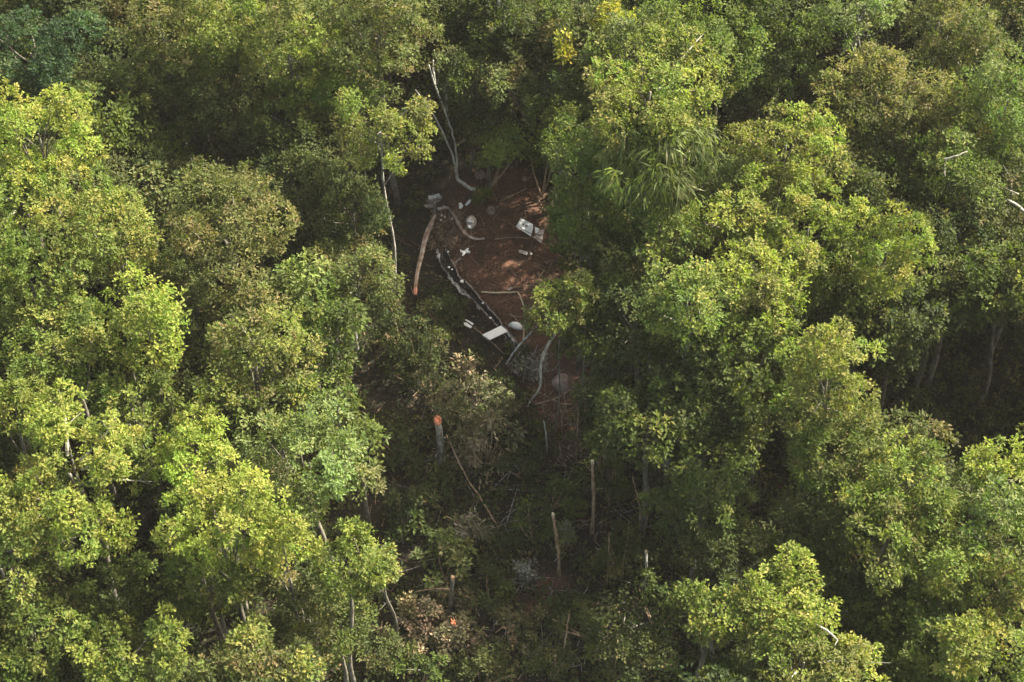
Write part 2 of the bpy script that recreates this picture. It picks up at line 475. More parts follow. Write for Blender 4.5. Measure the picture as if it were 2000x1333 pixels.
# -- left part
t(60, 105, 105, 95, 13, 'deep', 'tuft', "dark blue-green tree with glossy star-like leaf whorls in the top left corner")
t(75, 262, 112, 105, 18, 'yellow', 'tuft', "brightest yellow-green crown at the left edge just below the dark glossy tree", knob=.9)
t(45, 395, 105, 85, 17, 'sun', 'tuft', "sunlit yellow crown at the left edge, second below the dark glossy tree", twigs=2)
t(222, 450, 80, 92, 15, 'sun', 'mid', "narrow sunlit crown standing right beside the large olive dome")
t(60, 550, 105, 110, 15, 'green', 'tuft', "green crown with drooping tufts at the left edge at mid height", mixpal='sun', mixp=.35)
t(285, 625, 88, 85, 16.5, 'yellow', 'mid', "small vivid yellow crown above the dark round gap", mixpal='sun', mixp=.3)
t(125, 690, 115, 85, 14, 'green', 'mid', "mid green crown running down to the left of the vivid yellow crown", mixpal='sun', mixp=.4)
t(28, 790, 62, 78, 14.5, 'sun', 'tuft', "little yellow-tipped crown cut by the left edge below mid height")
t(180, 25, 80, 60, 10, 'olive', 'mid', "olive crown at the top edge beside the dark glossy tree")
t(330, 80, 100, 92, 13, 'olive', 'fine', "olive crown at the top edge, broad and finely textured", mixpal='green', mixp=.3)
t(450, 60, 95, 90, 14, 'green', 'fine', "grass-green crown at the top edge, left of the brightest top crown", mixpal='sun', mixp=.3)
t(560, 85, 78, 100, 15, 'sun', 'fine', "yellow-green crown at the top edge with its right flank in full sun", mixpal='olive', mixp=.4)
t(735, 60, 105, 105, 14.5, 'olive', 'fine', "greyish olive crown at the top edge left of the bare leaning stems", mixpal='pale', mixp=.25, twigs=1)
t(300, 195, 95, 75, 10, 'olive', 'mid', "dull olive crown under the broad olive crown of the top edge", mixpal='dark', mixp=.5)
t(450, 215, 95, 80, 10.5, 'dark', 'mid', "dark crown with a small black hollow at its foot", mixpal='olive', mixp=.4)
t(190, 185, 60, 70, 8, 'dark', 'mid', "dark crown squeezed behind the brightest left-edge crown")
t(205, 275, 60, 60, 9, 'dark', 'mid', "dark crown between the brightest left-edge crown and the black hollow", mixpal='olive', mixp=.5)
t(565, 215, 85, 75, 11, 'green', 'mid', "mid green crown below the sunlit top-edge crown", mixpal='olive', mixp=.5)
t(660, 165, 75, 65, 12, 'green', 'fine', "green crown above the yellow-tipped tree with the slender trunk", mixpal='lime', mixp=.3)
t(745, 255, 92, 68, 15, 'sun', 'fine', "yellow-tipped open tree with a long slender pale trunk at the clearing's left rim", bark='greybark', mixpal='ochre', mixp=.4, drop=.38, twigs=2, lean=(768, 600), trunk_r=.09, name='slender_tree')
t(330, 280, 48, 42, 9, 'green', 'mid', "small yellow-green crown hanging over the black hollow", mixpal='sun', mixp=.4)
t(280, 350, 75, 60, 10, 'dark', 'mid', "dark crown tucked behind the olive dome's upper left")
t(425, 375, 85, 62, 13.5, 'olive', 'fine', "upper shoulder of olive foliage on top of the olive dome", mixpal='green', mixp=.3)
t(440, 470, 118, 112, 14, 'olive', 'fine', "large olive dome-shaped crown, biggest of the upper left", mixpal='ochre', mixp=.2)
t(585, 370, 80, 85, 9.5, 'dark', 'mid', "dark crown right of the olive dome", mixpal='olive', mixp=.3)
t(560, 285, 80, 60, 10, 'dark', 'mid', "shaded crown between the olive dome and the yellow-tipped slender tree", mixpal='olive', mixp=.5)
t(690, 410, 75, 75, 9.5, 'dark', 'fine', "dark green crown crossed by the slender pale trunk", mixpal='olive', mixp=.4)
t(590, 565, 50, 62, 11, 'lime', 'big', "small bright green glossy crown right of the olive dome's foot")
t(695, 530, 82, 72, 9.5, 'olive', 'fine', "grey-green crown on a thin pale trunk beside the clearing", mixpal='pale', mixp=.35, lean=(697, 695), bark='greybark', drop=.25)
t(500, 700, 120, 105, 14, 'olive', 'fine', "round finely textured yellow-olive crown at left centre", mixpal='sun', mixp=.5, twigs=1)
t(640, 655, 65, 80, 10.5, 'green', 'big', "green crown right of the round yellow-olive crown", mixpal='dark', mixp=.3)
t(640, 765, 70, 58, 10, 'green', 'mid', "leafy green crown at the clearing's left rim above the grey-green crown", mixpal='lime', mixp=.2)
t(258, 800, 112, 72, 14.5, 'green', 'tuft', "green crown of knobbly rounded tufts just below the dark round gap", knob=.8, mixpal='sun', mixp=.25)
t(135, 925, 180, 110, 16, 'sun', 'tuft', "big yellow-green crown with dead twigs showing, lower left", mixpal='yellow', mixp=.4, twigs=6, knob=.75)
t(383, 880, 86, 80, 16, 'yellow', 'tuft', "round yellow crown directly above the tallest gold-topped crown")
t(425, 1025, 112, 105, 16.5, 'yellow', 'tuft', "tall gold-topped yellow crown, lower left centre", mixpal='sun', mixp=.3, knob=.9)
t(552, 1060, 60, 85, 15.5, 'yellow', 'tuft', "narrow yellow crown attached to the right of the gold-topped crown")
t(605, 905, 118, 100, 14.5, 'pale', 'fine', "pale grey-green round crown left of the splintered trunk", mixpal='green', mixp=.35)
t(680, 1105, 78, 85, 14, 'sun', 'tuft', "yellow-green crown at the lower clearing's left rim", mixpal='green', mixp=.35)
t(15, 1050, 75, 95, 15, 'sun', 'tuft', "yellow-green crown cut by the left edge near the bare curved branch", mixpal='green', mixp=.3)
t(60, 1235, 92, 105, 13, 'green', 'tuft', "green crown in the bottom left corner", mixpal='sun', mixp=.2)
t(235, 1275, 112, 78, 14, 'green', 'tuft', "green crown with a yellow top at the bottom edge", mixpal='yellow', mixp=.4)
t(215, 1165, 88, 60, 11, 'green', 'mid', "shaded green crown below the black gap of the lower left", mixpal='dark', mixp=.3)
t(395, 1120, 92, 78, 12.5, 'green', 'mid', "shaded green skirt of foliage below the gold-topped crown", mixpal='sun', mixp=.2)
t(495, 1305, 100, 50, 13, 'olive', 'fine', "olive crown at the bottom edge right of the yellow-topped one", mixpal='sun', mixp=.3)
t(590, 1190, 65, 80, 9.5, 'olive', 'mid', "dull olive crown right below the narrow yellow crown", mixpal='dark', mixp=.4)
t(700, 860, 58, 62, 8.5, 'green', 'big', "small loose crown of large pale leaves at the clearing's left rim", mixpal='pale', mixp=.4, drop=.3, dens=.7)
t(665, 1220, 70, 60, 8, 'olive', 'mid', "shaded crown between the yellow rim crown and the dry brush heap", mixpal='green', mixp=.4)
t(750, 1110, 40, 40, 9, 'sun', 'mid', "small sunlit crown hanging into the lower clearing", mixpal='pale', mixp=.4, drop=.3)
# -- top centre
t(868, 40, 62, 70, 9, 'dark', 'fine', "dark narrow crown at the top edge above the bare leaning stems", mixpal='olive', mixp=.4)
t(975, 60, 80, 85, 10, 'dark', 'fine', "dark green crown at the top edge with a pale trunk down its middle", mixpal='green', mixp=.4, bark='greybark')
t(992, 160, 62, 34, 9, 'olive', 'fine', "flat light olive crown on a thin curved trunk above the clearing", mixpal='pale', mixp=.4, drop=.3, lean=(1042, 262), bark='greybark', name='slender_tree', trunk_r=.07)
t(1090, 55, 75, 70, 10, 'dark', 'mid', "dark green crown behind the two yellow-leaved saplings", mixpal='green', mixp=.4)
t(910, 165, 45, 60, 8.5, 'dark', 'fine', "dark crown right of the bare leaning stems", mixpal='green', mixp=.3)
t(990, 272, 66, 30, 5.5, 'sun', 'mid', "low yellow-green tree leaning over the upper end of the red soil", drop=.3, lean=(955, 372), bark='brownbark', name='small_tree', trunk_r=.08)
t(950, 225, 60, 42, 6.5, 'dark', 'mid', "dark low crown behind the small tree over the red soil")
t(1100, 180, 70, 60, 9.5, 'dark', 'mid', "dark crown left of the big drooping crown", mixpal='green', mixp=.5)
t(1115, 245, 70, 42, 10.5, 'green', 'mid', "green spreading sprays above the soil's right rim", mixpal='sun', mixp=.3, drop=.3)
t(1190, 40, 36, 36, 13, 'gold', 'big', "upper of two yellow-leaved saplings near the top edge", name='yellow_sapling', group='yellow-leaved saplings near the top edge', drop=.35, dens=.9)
t(1103, 88, 20, 30, 12.5, 'gold', 'big', "lower, smaller and yellower of two saplings near the top edge", name='yellow_sapling', group='yellow-leaved saplings near the top edge', drop=.3)
t(1340, 60, 100, 78, 14.5, 'green', 'mid', "leafy green crown at the top edge right of the yellow saplings", mixpal='sun', mixp=.35)
t(1245, 105, 80, 55, 14, 'pale', 'mid', "pale green crown right below the yellow saplings", mixpal='sun', mixp=.3)
t(1270, 180, 135, 72, 18, 'sun', 'mid', "big sunlit yellow-green crown above the drooping bamboo-like foliage", mixpal='ochre', mixp=.3, twigs=3)
t(1285, 315, 115, 88, 17, 'dark', 'droop', "hanging grey-green foliage of long thin leaves, like bamboo", mixpal='pale', mixp=.5, name='drooping_tree', dens=1.5, low=-.8)
t(1145, 325, 88, 75, 14, 'green', 'fine', "soft green crown at the clearing's upper right rim", mixpal='pale', mixp=.3)
t(1150, 430, 85, 75, 12.5, 'green', 'fine', "green crown beside the white torn panel", mixpal='olive', mixp=.3)
t(1200, 520, 85, 75, 11.5, 'olive', 'fine', "shaded olive crown right of the clearing's middle", mixpal='dark', mixp=.5)
t(1290, 450, 75, 62, 14, 'lime', 'big', "small bright green leafy crown under the drooping foliage", mixpal='sun', mixp=.25)
t(1100, 590, 66, 64, 12.5, 'olive', 'tuft', "small sunlit crown overhanging the clearing near its pale leaning pole", trunk_r=.05, mixpal='sun', mixp=.6)
t(1168, 588, 50, 55, 11, 'green', 'mid', "mid green crown joining the small overhanging crown to the forest", mixpal='olive', mixp=.4)
t(1150, 655, 72, 72, 9, 'dark', 'fine', "soft dark crown below the small overhanging sunlit crown", mixpal='green', mixp=.4)
# -- right part
t(1525, 70, 95, 95, 11, 'green', 'mid', "shaded green crown at the top edge right of centre", mixpal='dark', mixp=.5)
t(1675, 22, 85, 48, 14, 'pale', 'mid', "pale yellow-green open crown on bare forked limbs at the top edge", drop=.3, bark='greybark', dens=.7, lean=(1668, 300), trunk_r=.16)
t(1425, 120, 60, 60, 14, 'green', 'mid', "green crown beside the sunlit crown near the top edge", mixpal='lime', mixp=.4)
t(1715, 185, 122, 66, 14, 'ochre', 'fine', "ochre-tinted broad flat crown below the bare forked limbs", mixpal='olive', mixp=.5)
t(1850, 70, 95, 85, 13.5, 'olive', 'fine', "olive crown at the top edge near the right corner", mixpal='ochre', mixp=.3, twigs=2)
t(1970, 40, 60, 60, 11, 'olive', 'mid', "dull olive crown in the top right corner", mixpal='dark', mixp=.4)
t(1965, 205, 85, 95, 14.5, 'lime', 'mid', "fresh green crown at the right edge in the upper part", mixpal='pale', mixp=.4)
t(1535, 285, 112, 62, 15.5, 'yellow', 'tuft', "yellow crown between the drooping foliage and the ochre crown", mixpal='ochre', mixp=.4)
t(1450, 360, 80, 60, 13.5, 'pale', 'fine', "pale green crown just right of the drooping foliage", mixpal='olive', mixp=.4, twigs=1)
t(1480, 190, 62, 55, 9, 'dark', 'mid', "dark crown between the big sunlit crown and the ochre crown", mixpal='green', mixp=.3)
t(1715, 270, 105, 82, 11.5, 'olive', 'fine', "dull olive crown with thin upright stems below the ochre crown", mixpal='green', mixp=.3, bark='greybark', twigs=3)
t(1880, 245, 80, 70, 13, 'ochre', 'mid', "ochre and green crown left of the fresh green right-edge crown", mixpal='sun', mixp=.5)
t(1860, 340, 90, 72, 13, 'green', 'mid', "green crown with a bare light limb at its side", mixpal='pale', mixp=.3, twigs=1)
t(1875, 455, 105, 85, 11.5, 'dark', 'mid', "dark crown right of the yellow right-hand crown", mixpal='olive', mixp=.4)
t(1975, 400, 55, 80, 11, 'olive', 'fine', "olive crown at the right edge tangled with dead branches", mixpal='dark', mixp=.4, twigs=4, drop=.3)
t(1625, 370, 65, 55, 10.5, 'green', 'mid', "shaded green crown below the yellow crown near the ochre one", mixpal='dark', mixp=.4)
t(1430, 420, 95, 62, 14.5, 'sun', 'mid', "sunlit crown right below the pale green crown of the drooping tree", mixpal='green', mixp=.3)
t(1580, 440, 105, 66, 15.5, 'sun', 'tuft', "wide sunlit crown left of the round rim-lit crown", mixpal='yellow', mixp=.4)
t(1735, 480, 85, 92, 16, 'sun', 'tuft', "round rim-lit yellow-green crown beside the dark mass at the right", mixpal='green', mixp=.25)
t(1495, 545, 105, 62, 15.5, 'yellow', 'mid', "yellow crown with an orange tinge, right of centre", mixpal='ochre', mixp=.5)
t(1350, 600, 82, 95, 15, 'lime', 'mid', "bright fresh green crown on a short pale trunk, right of centre", mixpal='sun', mixp=.35, bark='greybark', trunk_r=.16)
t(1240, 620, 75, 85, 11, 'dark', 'mid', "dark crown left of the fresh green crown", mixpal='green', mixp=.4)
t(1660, 560, 90, 70, 12.5, 'green', 'mid', "green crown in the shade under the rim-lit crown", mixpal='olive', mixp=.4)
t(1840, 570, 105, 80, 9.5, 'olive', 'fine', "dull olive crown above the big black gap", mixpal='dark', mixp=.6, twigs=2)
t(1970, 580, 60, 115, 10.5, 'dark', 'fine', "dark olive crown at the right edge above the big black gap", mixpal='olive', mixp=.5, twigs=2)
t(1615, 740, 88, 105, 16.5, 'sun', 'tuft', "tall crown with a bright yellow right flank, between two dark gaps", mixpal='ochre', mixp=.4, knob=.9)
t(1460, 700, 110, 95, 13, 'green', 'big', "leafy mid green crown left of the tall crown with the bright flank", mixpal='dark', mixp=.3)
t(1755, 655, 70, 90, 9.5, 'dark', 'mid', "dark crown behind the bright-flanked tall crown", mixpal='olive', mixp=.4)
t(1270, 825, 110, 92, 10.5, 'green', 'big', "broad dark green bushy crown at the lower clearing's right rim", mixpal='dark', mixp=.45)
t(1190, 780, 62, 62, 8, 'dark', 'mid', "small dark crown at the red soil's lower right rim", mixpal='green', mixp=.4)
t(1400, 835, 90, 80, 10.5, 'dark', 'mid', "dark crown between the bushy rim crown and the tall bright-flanked crown", mixpal='green', mixp=.4)
t(1630, 885, 105, 85, 13, 'green', 'fine', "mid green lower skirt of the tall bright-flanked crown", mixpal='olive', mixp=.4)
t(1765, 940, 98, 78, 15, 'sun', 'mid', "yellow-green crown just left of the lower right dark gap", mixpal='green', mixp=.3)
t(1740, 1040, 105, 72, 14, 'sun', 'mid', "yellow-dappled crown directly below the one beside the lower right gap", mixpal='olive', mixp=.4)
t(1955, 915, 62, 62, 15, 'sun', 'mid', "bright crown tip at the right edge under the big black gap", mixpal='yellow', mixp=.4)
t(1925, 1010, 85, 85, 14.5, 'lime', 'mid', "fresh green crown at the right edge below the bright crown tip", mixpal='pale', mixp=.5)
t(1850, 1110, 88, 78, 13.5, 'green', 'mid', "mid green crown below the fresh green right-edge crown", mixpal='sun', mixp=.3)
t(1965, 1145, 62, 90, 14, 'olive', 'mid', "olive crown low on the right edge", mixpal='sun', mixp=.4)
t(1920, 1265, 92, 82, 14, 'sun', 'mid', "yellow-green crown in the bottom right corner", mixpal='lime', mixp=.3)
t(1375, 1010, 95, 98, 10, 'dark', 'mid', "dark green crown beyond the two snapped poles", mixpal='green', mixp=.35)
t(1440, 1110, 80, 62, 9.5, 'dark', 'mid', "dark crown above the sunlit bottom crown", mixpal='olive', mixp=.4)
t(1400, 1195, 85, 60, 14, 'sun', 'mid', "sunlit left half of the twin bottom crowns", mixpal='green', mixp=.35, name='broadleaf_tree')
t(1535, 1200, 115, 85, 14.5, 'sun', 'mid', "widest sunlit crown of the bottom edge, right of centre", mixpal='yellow', mixp=.3, twigs=1)
t(1570, 1295, 110, 70, 14, 'sun', 'mid', "ochre-green crown at the bottom edge below the widest sunlit one", mixpal='ochre', mixp=.5, twigs=3)
t(1665, 1315, 55, 55, 13.5, 'yellow', 'mid', "yellow crown tip at the bottom edge left of the dark tree")
t(1745, 1180, 92, 85, 10, 'dark', 'mid', "dark crown between the bottom crowns and the right-edge crowns", mixpal='green', mixp=.4)
t(1790, 1290, 85, 62, 10, 'green', 'mid', "shaded green crown at the bottom edge near the right corner", mixpal='dark', mixp=.5)
t(1255, 1290, 70, 55, 6, 'dark', 'mid', "low dark crown at the bottom edge beside the sunlit crowns", mixpal='olive', mixp=.4)
t(1650, 1130, 60, 50, 9, 'green', 'mid', "small shaded crown between the dappled crown and the bottom crowns", mixpal='olive', mixp=.5)

# ------------------------------------------------------------------ trees standing lower and beyond the frame (shared meshes)
OPEN = [(800, 330), (1085, 310), (1135, 470), (1120, 690), (1240, 720), (1250, 980), (1345, 1010), (1330, 1333), (1360, 1900),
        (640, 1900), (665, 1040), (650, 900), (735, 700), (745, 600), (735, 480)]
HOLES = [(1900, 780, 95), (1480, 930, 75), (165, 1095, 60), (385, 275, 40), (1790, 730, 50), (270, 725, 45), (95, 800, 40), (340, 1260, 45),
         (1920, 900, 50), (1480, 870, 50), (850, 215, 60), (1450, 215, 45), (1670, 75, 60), (1730, 230, 20)]
def filler_label(k, pc):
    look = ['dark green', 'dark fine-leaved', 'mid green', 'dull olive'][k]
    marks = [((60, 105), 'below the dark glossy corner tree'), ((75, 330), 'beside the brightest left-edge crowns'), ((440, 460), 'round the large olive dome'),
             ((330, 130), 'under the top-edge crowns left of the leaning stems'), ((640, 560), "along the clearing's left rim"), ((285, 690), 'near the vivid yellow crown'),
             ((135, 930), 'beneath the big crown with dead twigs'), ((425, 1060), 'beneath the gold-topped crown'), ((235, 1275), 'near the bottom left corner'),
             ((1000, 80), 'between the leaning stems and the yellow saplings'), ((1270, 250), 'around the drooping bamboo-like tree'), ((1150, 560), "along the red soil's right rim"),
             ((1700, 150), 'around the ochre crown'), ((1930, 200), 'near the upper right edge'), ((1735, 480), 'around the round rim-lit crown'), ((1480, 600), 'around the orange-tinged yellow crown'),
             ((1900, 760), 'around the big black gap'), ((1615, 800), 'beneath the bright-flanked tall crown'), ((1380, 1000), 'beyond the snapped poles'), ((1750, 1100), 'beneath the yellow-dappled crown'),
             ((1920, 1250), 'near the bottom right corner'), ((1500, 1250), 'around the sunlit bottom crowns'), ((640, 1180), 'left of the dry brush heap')]
    w = min(marks, key=lambda m: (m[0][0] - pc[0]) ** 2 + (m[0][1] - pc[1]) ** 2)[1]
    return look + ' understorey tree ' + w
def fillers():
    protos = []
    for i, (pal, leaf, mp) in enumerate([('dark', 'mid', 'green'), ('dark', 'fine', 'olive'), ('green', 'mid', 'dark'), ('olive', 'fine', 'dark'),
                                         ('sun', 'tuft', 'green'), ('green', 'tuft', 'sun')]):
        rng = np.random.default_rng(900 + i)
        L, W, rp, m, *_ = LEAF[leaf]
        a, b, c = 2.6, 2.5, 2.3
        P, out, cen, rad = crown_points(a, b, c, rng, int(2.6 * (a * b + a * c) * 2.0 / (L * W * .5 * m)))
        V, F, C = puff_leaves(P, out, leaf, pal, rng, mixpal=mp, mixp=.4)
        top = np.array([0, 0, 7.5])
        cm = mesh_np('crown', V + top, F, C); cm.materials.append(M['leaf'])
        wm = wood_mb(np.zeros(3), top, 0.13, cen, rng)
        tm = mesh_np('trunk', np.array(wm.V), wm.F, smooth=True); tm.materials.append(M['bark'])
        protos.append((cm, tm))
    rng = np.random.default_rng(77)
    n_in = n_out = 0
    for gx in np.arange(-58, 62, 3.6):
        for gy in np.arange(-38, 62, 3.6):
            x, y = gx + rng.uniform(-1.7, 1.7), gy + rng.uniform(-1.7, 1.7)
            s = rng.uniform(0.8, 1.4)
            base = np.array([x, y, float(T(x, y)) - 0.1])
            pc = pix(base + np.array([0, 0, 7.5 * s]))
            out_ = not (-60 < pc[0] < 2060 and -60 < pc[1] < 1400)
            if out_:
                if not (-520 < pc[0] < 2560 and -420 < pc[1] < 1640): continue
                s = rng.uniform(1.15, 1.5); k = rng.integers(0, 6)
                pc = pix(base + np.array([0, 0, 7.5 * s]))
                if -60 < pc[0] < 2060 and -60 < pc[1] < 1400: s = 1.0
                if rng.random() < 0.25 or inside(OPEN, [pc[0]], [pc[1]])[0]: continue
            else:
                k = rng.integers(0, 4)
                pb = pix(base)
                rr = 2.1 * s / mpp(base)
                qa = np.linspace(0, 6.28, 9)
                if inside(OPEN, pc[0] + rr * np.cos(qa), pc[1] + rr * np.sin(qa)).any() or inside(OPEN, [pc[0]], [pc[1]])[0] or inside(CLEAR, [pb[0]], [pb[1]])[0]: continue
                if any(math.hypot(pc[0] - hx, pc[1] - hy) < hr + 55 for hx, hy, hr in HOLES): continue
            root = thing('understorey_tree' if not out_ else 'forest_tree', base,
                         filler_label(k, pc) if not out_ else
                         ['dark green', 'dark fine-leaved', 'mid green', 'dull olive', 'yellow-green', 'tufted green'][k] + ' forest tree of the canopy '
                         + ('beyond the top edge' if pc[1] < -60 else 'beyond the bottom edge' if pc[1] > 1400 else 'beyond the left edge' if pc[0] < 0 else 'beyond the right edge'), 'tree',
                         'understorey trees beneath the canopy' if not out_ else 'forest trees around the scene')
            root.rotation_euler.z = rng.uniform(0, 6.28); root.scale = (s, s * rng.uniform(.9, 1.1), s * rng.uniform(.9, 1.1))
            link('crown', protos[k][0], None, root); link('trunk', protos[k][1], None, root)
            if out_: n_out += 1
            else: n_in += 1
    print("fillers", n_in, n_out)
fillers()

# ------------------------------------------------------------------ undergrowth, litter
def undergrowth():
    rng = np.random.default_rng(3)
    n = 5200
    x = rng.uniform(-42, 42, n); y = rng.uniform(-32, 46, n)
    z = T(x, y)
    P = np.stack([x, y, z], 1)
    px, py = pix(P)
    ok = (px > -150) & (px < 2150) & (py > -150) & (py < 1500) & ~inside(CLEAR, px, py) & ~inside([(790, 420), (850, 400), (850, 600), (785, 610)], px, py)
    P = P[ok]; px = px[ok]; py = py[ok]
    pts, out, cl = [], [], []
    for i, p in enumerate(P):
        low = inside(OPEN, [px[i]], [py[i]])[0]
        r = rng.uniform(.4, 1.0) * (0.8 if low else 1.2); hh = rng.uniform(.3, 1.5) * (0.8 if low else 1.4)
        k = int(9 + 9 * r)
        d = unit(rng.normal(0, 1, (k, 3)) + [0, 0, .5])
        q = p + d * [r, r, hh * .6] * rng.uniform(.6, 1.1, (k, 1)) + [0, 0, hh * .5]
        pts.append(q); out.append(d)
    pts = np.vstack(pts); out = np.vstack(out)
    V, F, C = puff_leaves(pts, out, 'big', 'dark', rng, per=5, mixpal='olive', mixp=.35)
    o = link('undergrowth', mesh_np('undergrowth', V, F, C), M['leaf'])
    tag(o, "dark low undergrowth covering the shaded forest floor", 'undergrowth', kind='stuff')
    # dead leaves and twigs strewn on the soil
    n = 16000
    x = rng.uniform(-14, 16, n); y = rng.uniform(-26, 18, n)
    P = np.stack([x, y, T(x, y) + 0.03], 1)
    ax = unit(np.stack([rng.normal(size=n), rng.normal(size=n), rng.normal(0, .2, n)], 1))
    nr = np.stack([rng.normal(0, .3, n), rng.normal(0, .3, n), np.ones(n)], 1)
    V, F = leaves(P, ax, nr, .2, .1, rng)
    cols = np.array(PAL['litter'][0])[rng.choice(3, n, p=PAL['litter'][1])] * rng.uniform(.6, 1.5, (n, 1))
    o = link('leaf_litter', mesh_np('leaf_litter', V, F, np.repeat(cols, 4, 0)), M['dryleaf'])
    tag(o, "brown leaf litter strewn over the red soil", 'leaf litter', kind='stuff')
    mb = MB()
    for i in range(420):
        x, y = rng.uniform(-8, 9), rng.uniform(-24, 15)
        a = rng.uniform(0, math.pi); l = rng.uniform(.3, 1.4)
        p = np.array([x, y, float(T(x, y)) + .05]); d = np.array([math.cos(a), math.sin(a), rng.uniform(-.05, .25)]) * l
        mb.tube([p, p + d * .5 + rng.normal(0, .05, 3), p + d], [.022, .018, .008], 3, cap=False)
    o = mb.build('twig_litter', M['brownbark'])
    tag(o, "fallen twigs scattered over the clearing floor", 'twigs', kind='stuff')
undergrowth()

# ------------------------------------------------------------------ single woody things in the clearing
RNG = np.random.default_rng(11)
def pts_at(L): return [at(*q) for q in L]

def woody(name, label, cat, stems, mat='palebark', group=None, tip=None, twig=None):
    """stems: list of (points [(px,py,h)...], [radii]); the first is the trunk, the others branches"""
    base = at(*stems[0][0][0])
    root = thing(name, base, label, cat, group)
    for i, (L, rad) in enumerate(stems):
        pth = smooth_path(pts_at(L), 5) if len(L) > 2 else np.linspace(at(*L[0]), at(*L[1]), 5)
        if len(L) > 1: pth[1:-1] += RNG.normal(0, rad[0] * .22, pth[1:-1].shape)
        MB().tube(pth, rad, 8, RNG, .1).build('trunk' if i == 0 else 'branch', M[mat], root, base, smooth=True)
    return root, base

def woody_dim(name, label, cat, stems): return woody(name, label, cat, stems, 'twigbark')
woody('leaning_tree', "bare twin-stemmed leaning tree with long pale stems above the red soil", 'tree',
      [([(928, 374, 0.1), (908, 362, .3), (893, 346, .8), (889, 322, 1.8), (876, 285, 3.8), (852, 235, 6.5), (812, 176, 10)], [.13, .12, .10, .075, .065, .05, .03]),
       ([(891, 338, 1.1), (892, 310, 2.2), (885, 265, 4.4), (868, 215, 7), (850, 168, 9.5), (838, 128, 11.5)], [.075, .065, .055, .035]),
       ([(850, 168, 9.5), (847, 145, 10.5), (846, 118, 12)], [.06, .04])])
woody('standing_trunk', "thin grey upright trunk right behind the bare leaning stems", 'trunk', [([(872, 245, 0), (871, 170, 4), (870, 90, 8)], [.10, .07])], 'palebark')
woody('standing_trunk', "pale upright trunk below the top edge, in the dark green crown", 'trunk', [([(977, 135, 5.5), (976, 60, 9.6), (975, -10, 13)], [.12, .09])], 'palebark')
woody('broken_branch', "short bare branch reaching over the dark foliage beside the leaning stems", 'branch', [([(888, 160, 6), (905, 146, 7), (922, 136, 7.6)], [.05, .03])])
woody('fallen_log', "brown bent stem lying on the soil under the small yellow-green tree", 'log',
      [([(955, 372, .1), (985, 335, .6), (1005, 308, 1.4)], [.09, .06]), ([(955, 372, .1), (945, 378, .15), (938, 392, .1)], [.08, .04])], 'brownbark')
woody('fallen_branch', "straight brown stick on the upper red soil near the white torn panel", 'branch', [([(975, 394, .08), (1000, 382, .12), (1030, 368, .1)], [.05, .045, .03])], 'brownbark')
woody('fallen_branch', "pale stick lying level on the soil right of the tail boom", 'branch', [([(940, 571, .15), (975, 572, .15), (1012, 570, .15)], [.055, .05, .035])], 'tanwood')
woody('fallen_branch', "thin stick above the level pale stick, ending at the small overhanging crown", 'branch', [([(985, 566, .15), (1000, 562, .2), (1045, 558, .2)], [.03, .03, .02])], 'brownbark')
woody('fallen_branch', "dark stick behind the white torn panel's lower end", 'branch', [([(965, 468, .1), (1000, 464, .1), (1035, 466, .1)], [.035, .03])], 'brownbark')
woody('bent_stick', "thin pale upright stick bent at a knot beside the white rounded fairing", 'branch',
      [([(1021, 672, .2), (1024, 640, 1.3), (1025, 612, 2.4), (1020, 590, 3.2), (1012, 572, 3.8)], [.05, .045, .035]), ([(1024, 607, 2.4), (1034, 604, 2.6), (1042, 600, 2.8)], [.045, .03])], 'tanwood')
woody('fallen_branch', "short red-brown stick leaning toward the white rounded fairing", 'branch', [([(1016, 632, .2), (996, 612, .8)], [.04, .03])], 'brownbark')
woody('dead_limb', "long pale bare limb with a kink hanging below the small overhanging crown", 'branch',
      [([(1035, 785, .3), (1055, 755, 1.2), (1056, 715, 2.6), (1066, 682, 4.2), (1082, 655, 5.8), (1090, 640, 6.6)], [.05, .07, .08, .08, .06]),
       ([(1030, 798, .3), (1035, 785, .3)], [.03, .05])])
woody('leaning_pole', "pale pole crossing over the lower end of the tail boom", 'pole',
      [([(988, 712, .4), (1010, 680, 1.0), (1048, 638, 1.8)], [.055, .06, .045])], 'grey')
woody('leaning_pole', "duller second pole running beside the pale pole at the tail boom's end", 'pole',
      [([(992, 716, .3), (1015, 690, .6), (1035, 664, 1.0)], [.05, .045, .03])], 'ash')
woody('fallen_branch', "thin dark stick under the white tail panel", 'branch', [([(925, 640, .1), (955, 664, .12), (985, 692, .1)], [.03, .03, .02])], 'brownbark')
woody('fallen_branch', "slender stick running uphill to the right below the pale kinked limb", 'branch',
      [([(1045, 790, .2), (1085, 778, .6), (1120, 758, 1.0), (1145, 747, 1.2)], [.05, .045, .03])], 'brownbark')
woody('fallen_pole', "long thin broken pole slanting down through the dark lower clearing", 'pole',
      [([(872, 850, 3.0), (888, 885, 2.3), (915, 940, 1.6), (935, 968, 1.1), (965, 1018, .6), (998, 1078, .2)], [.035, .045, .05, .05, .045])], 'brownbark')
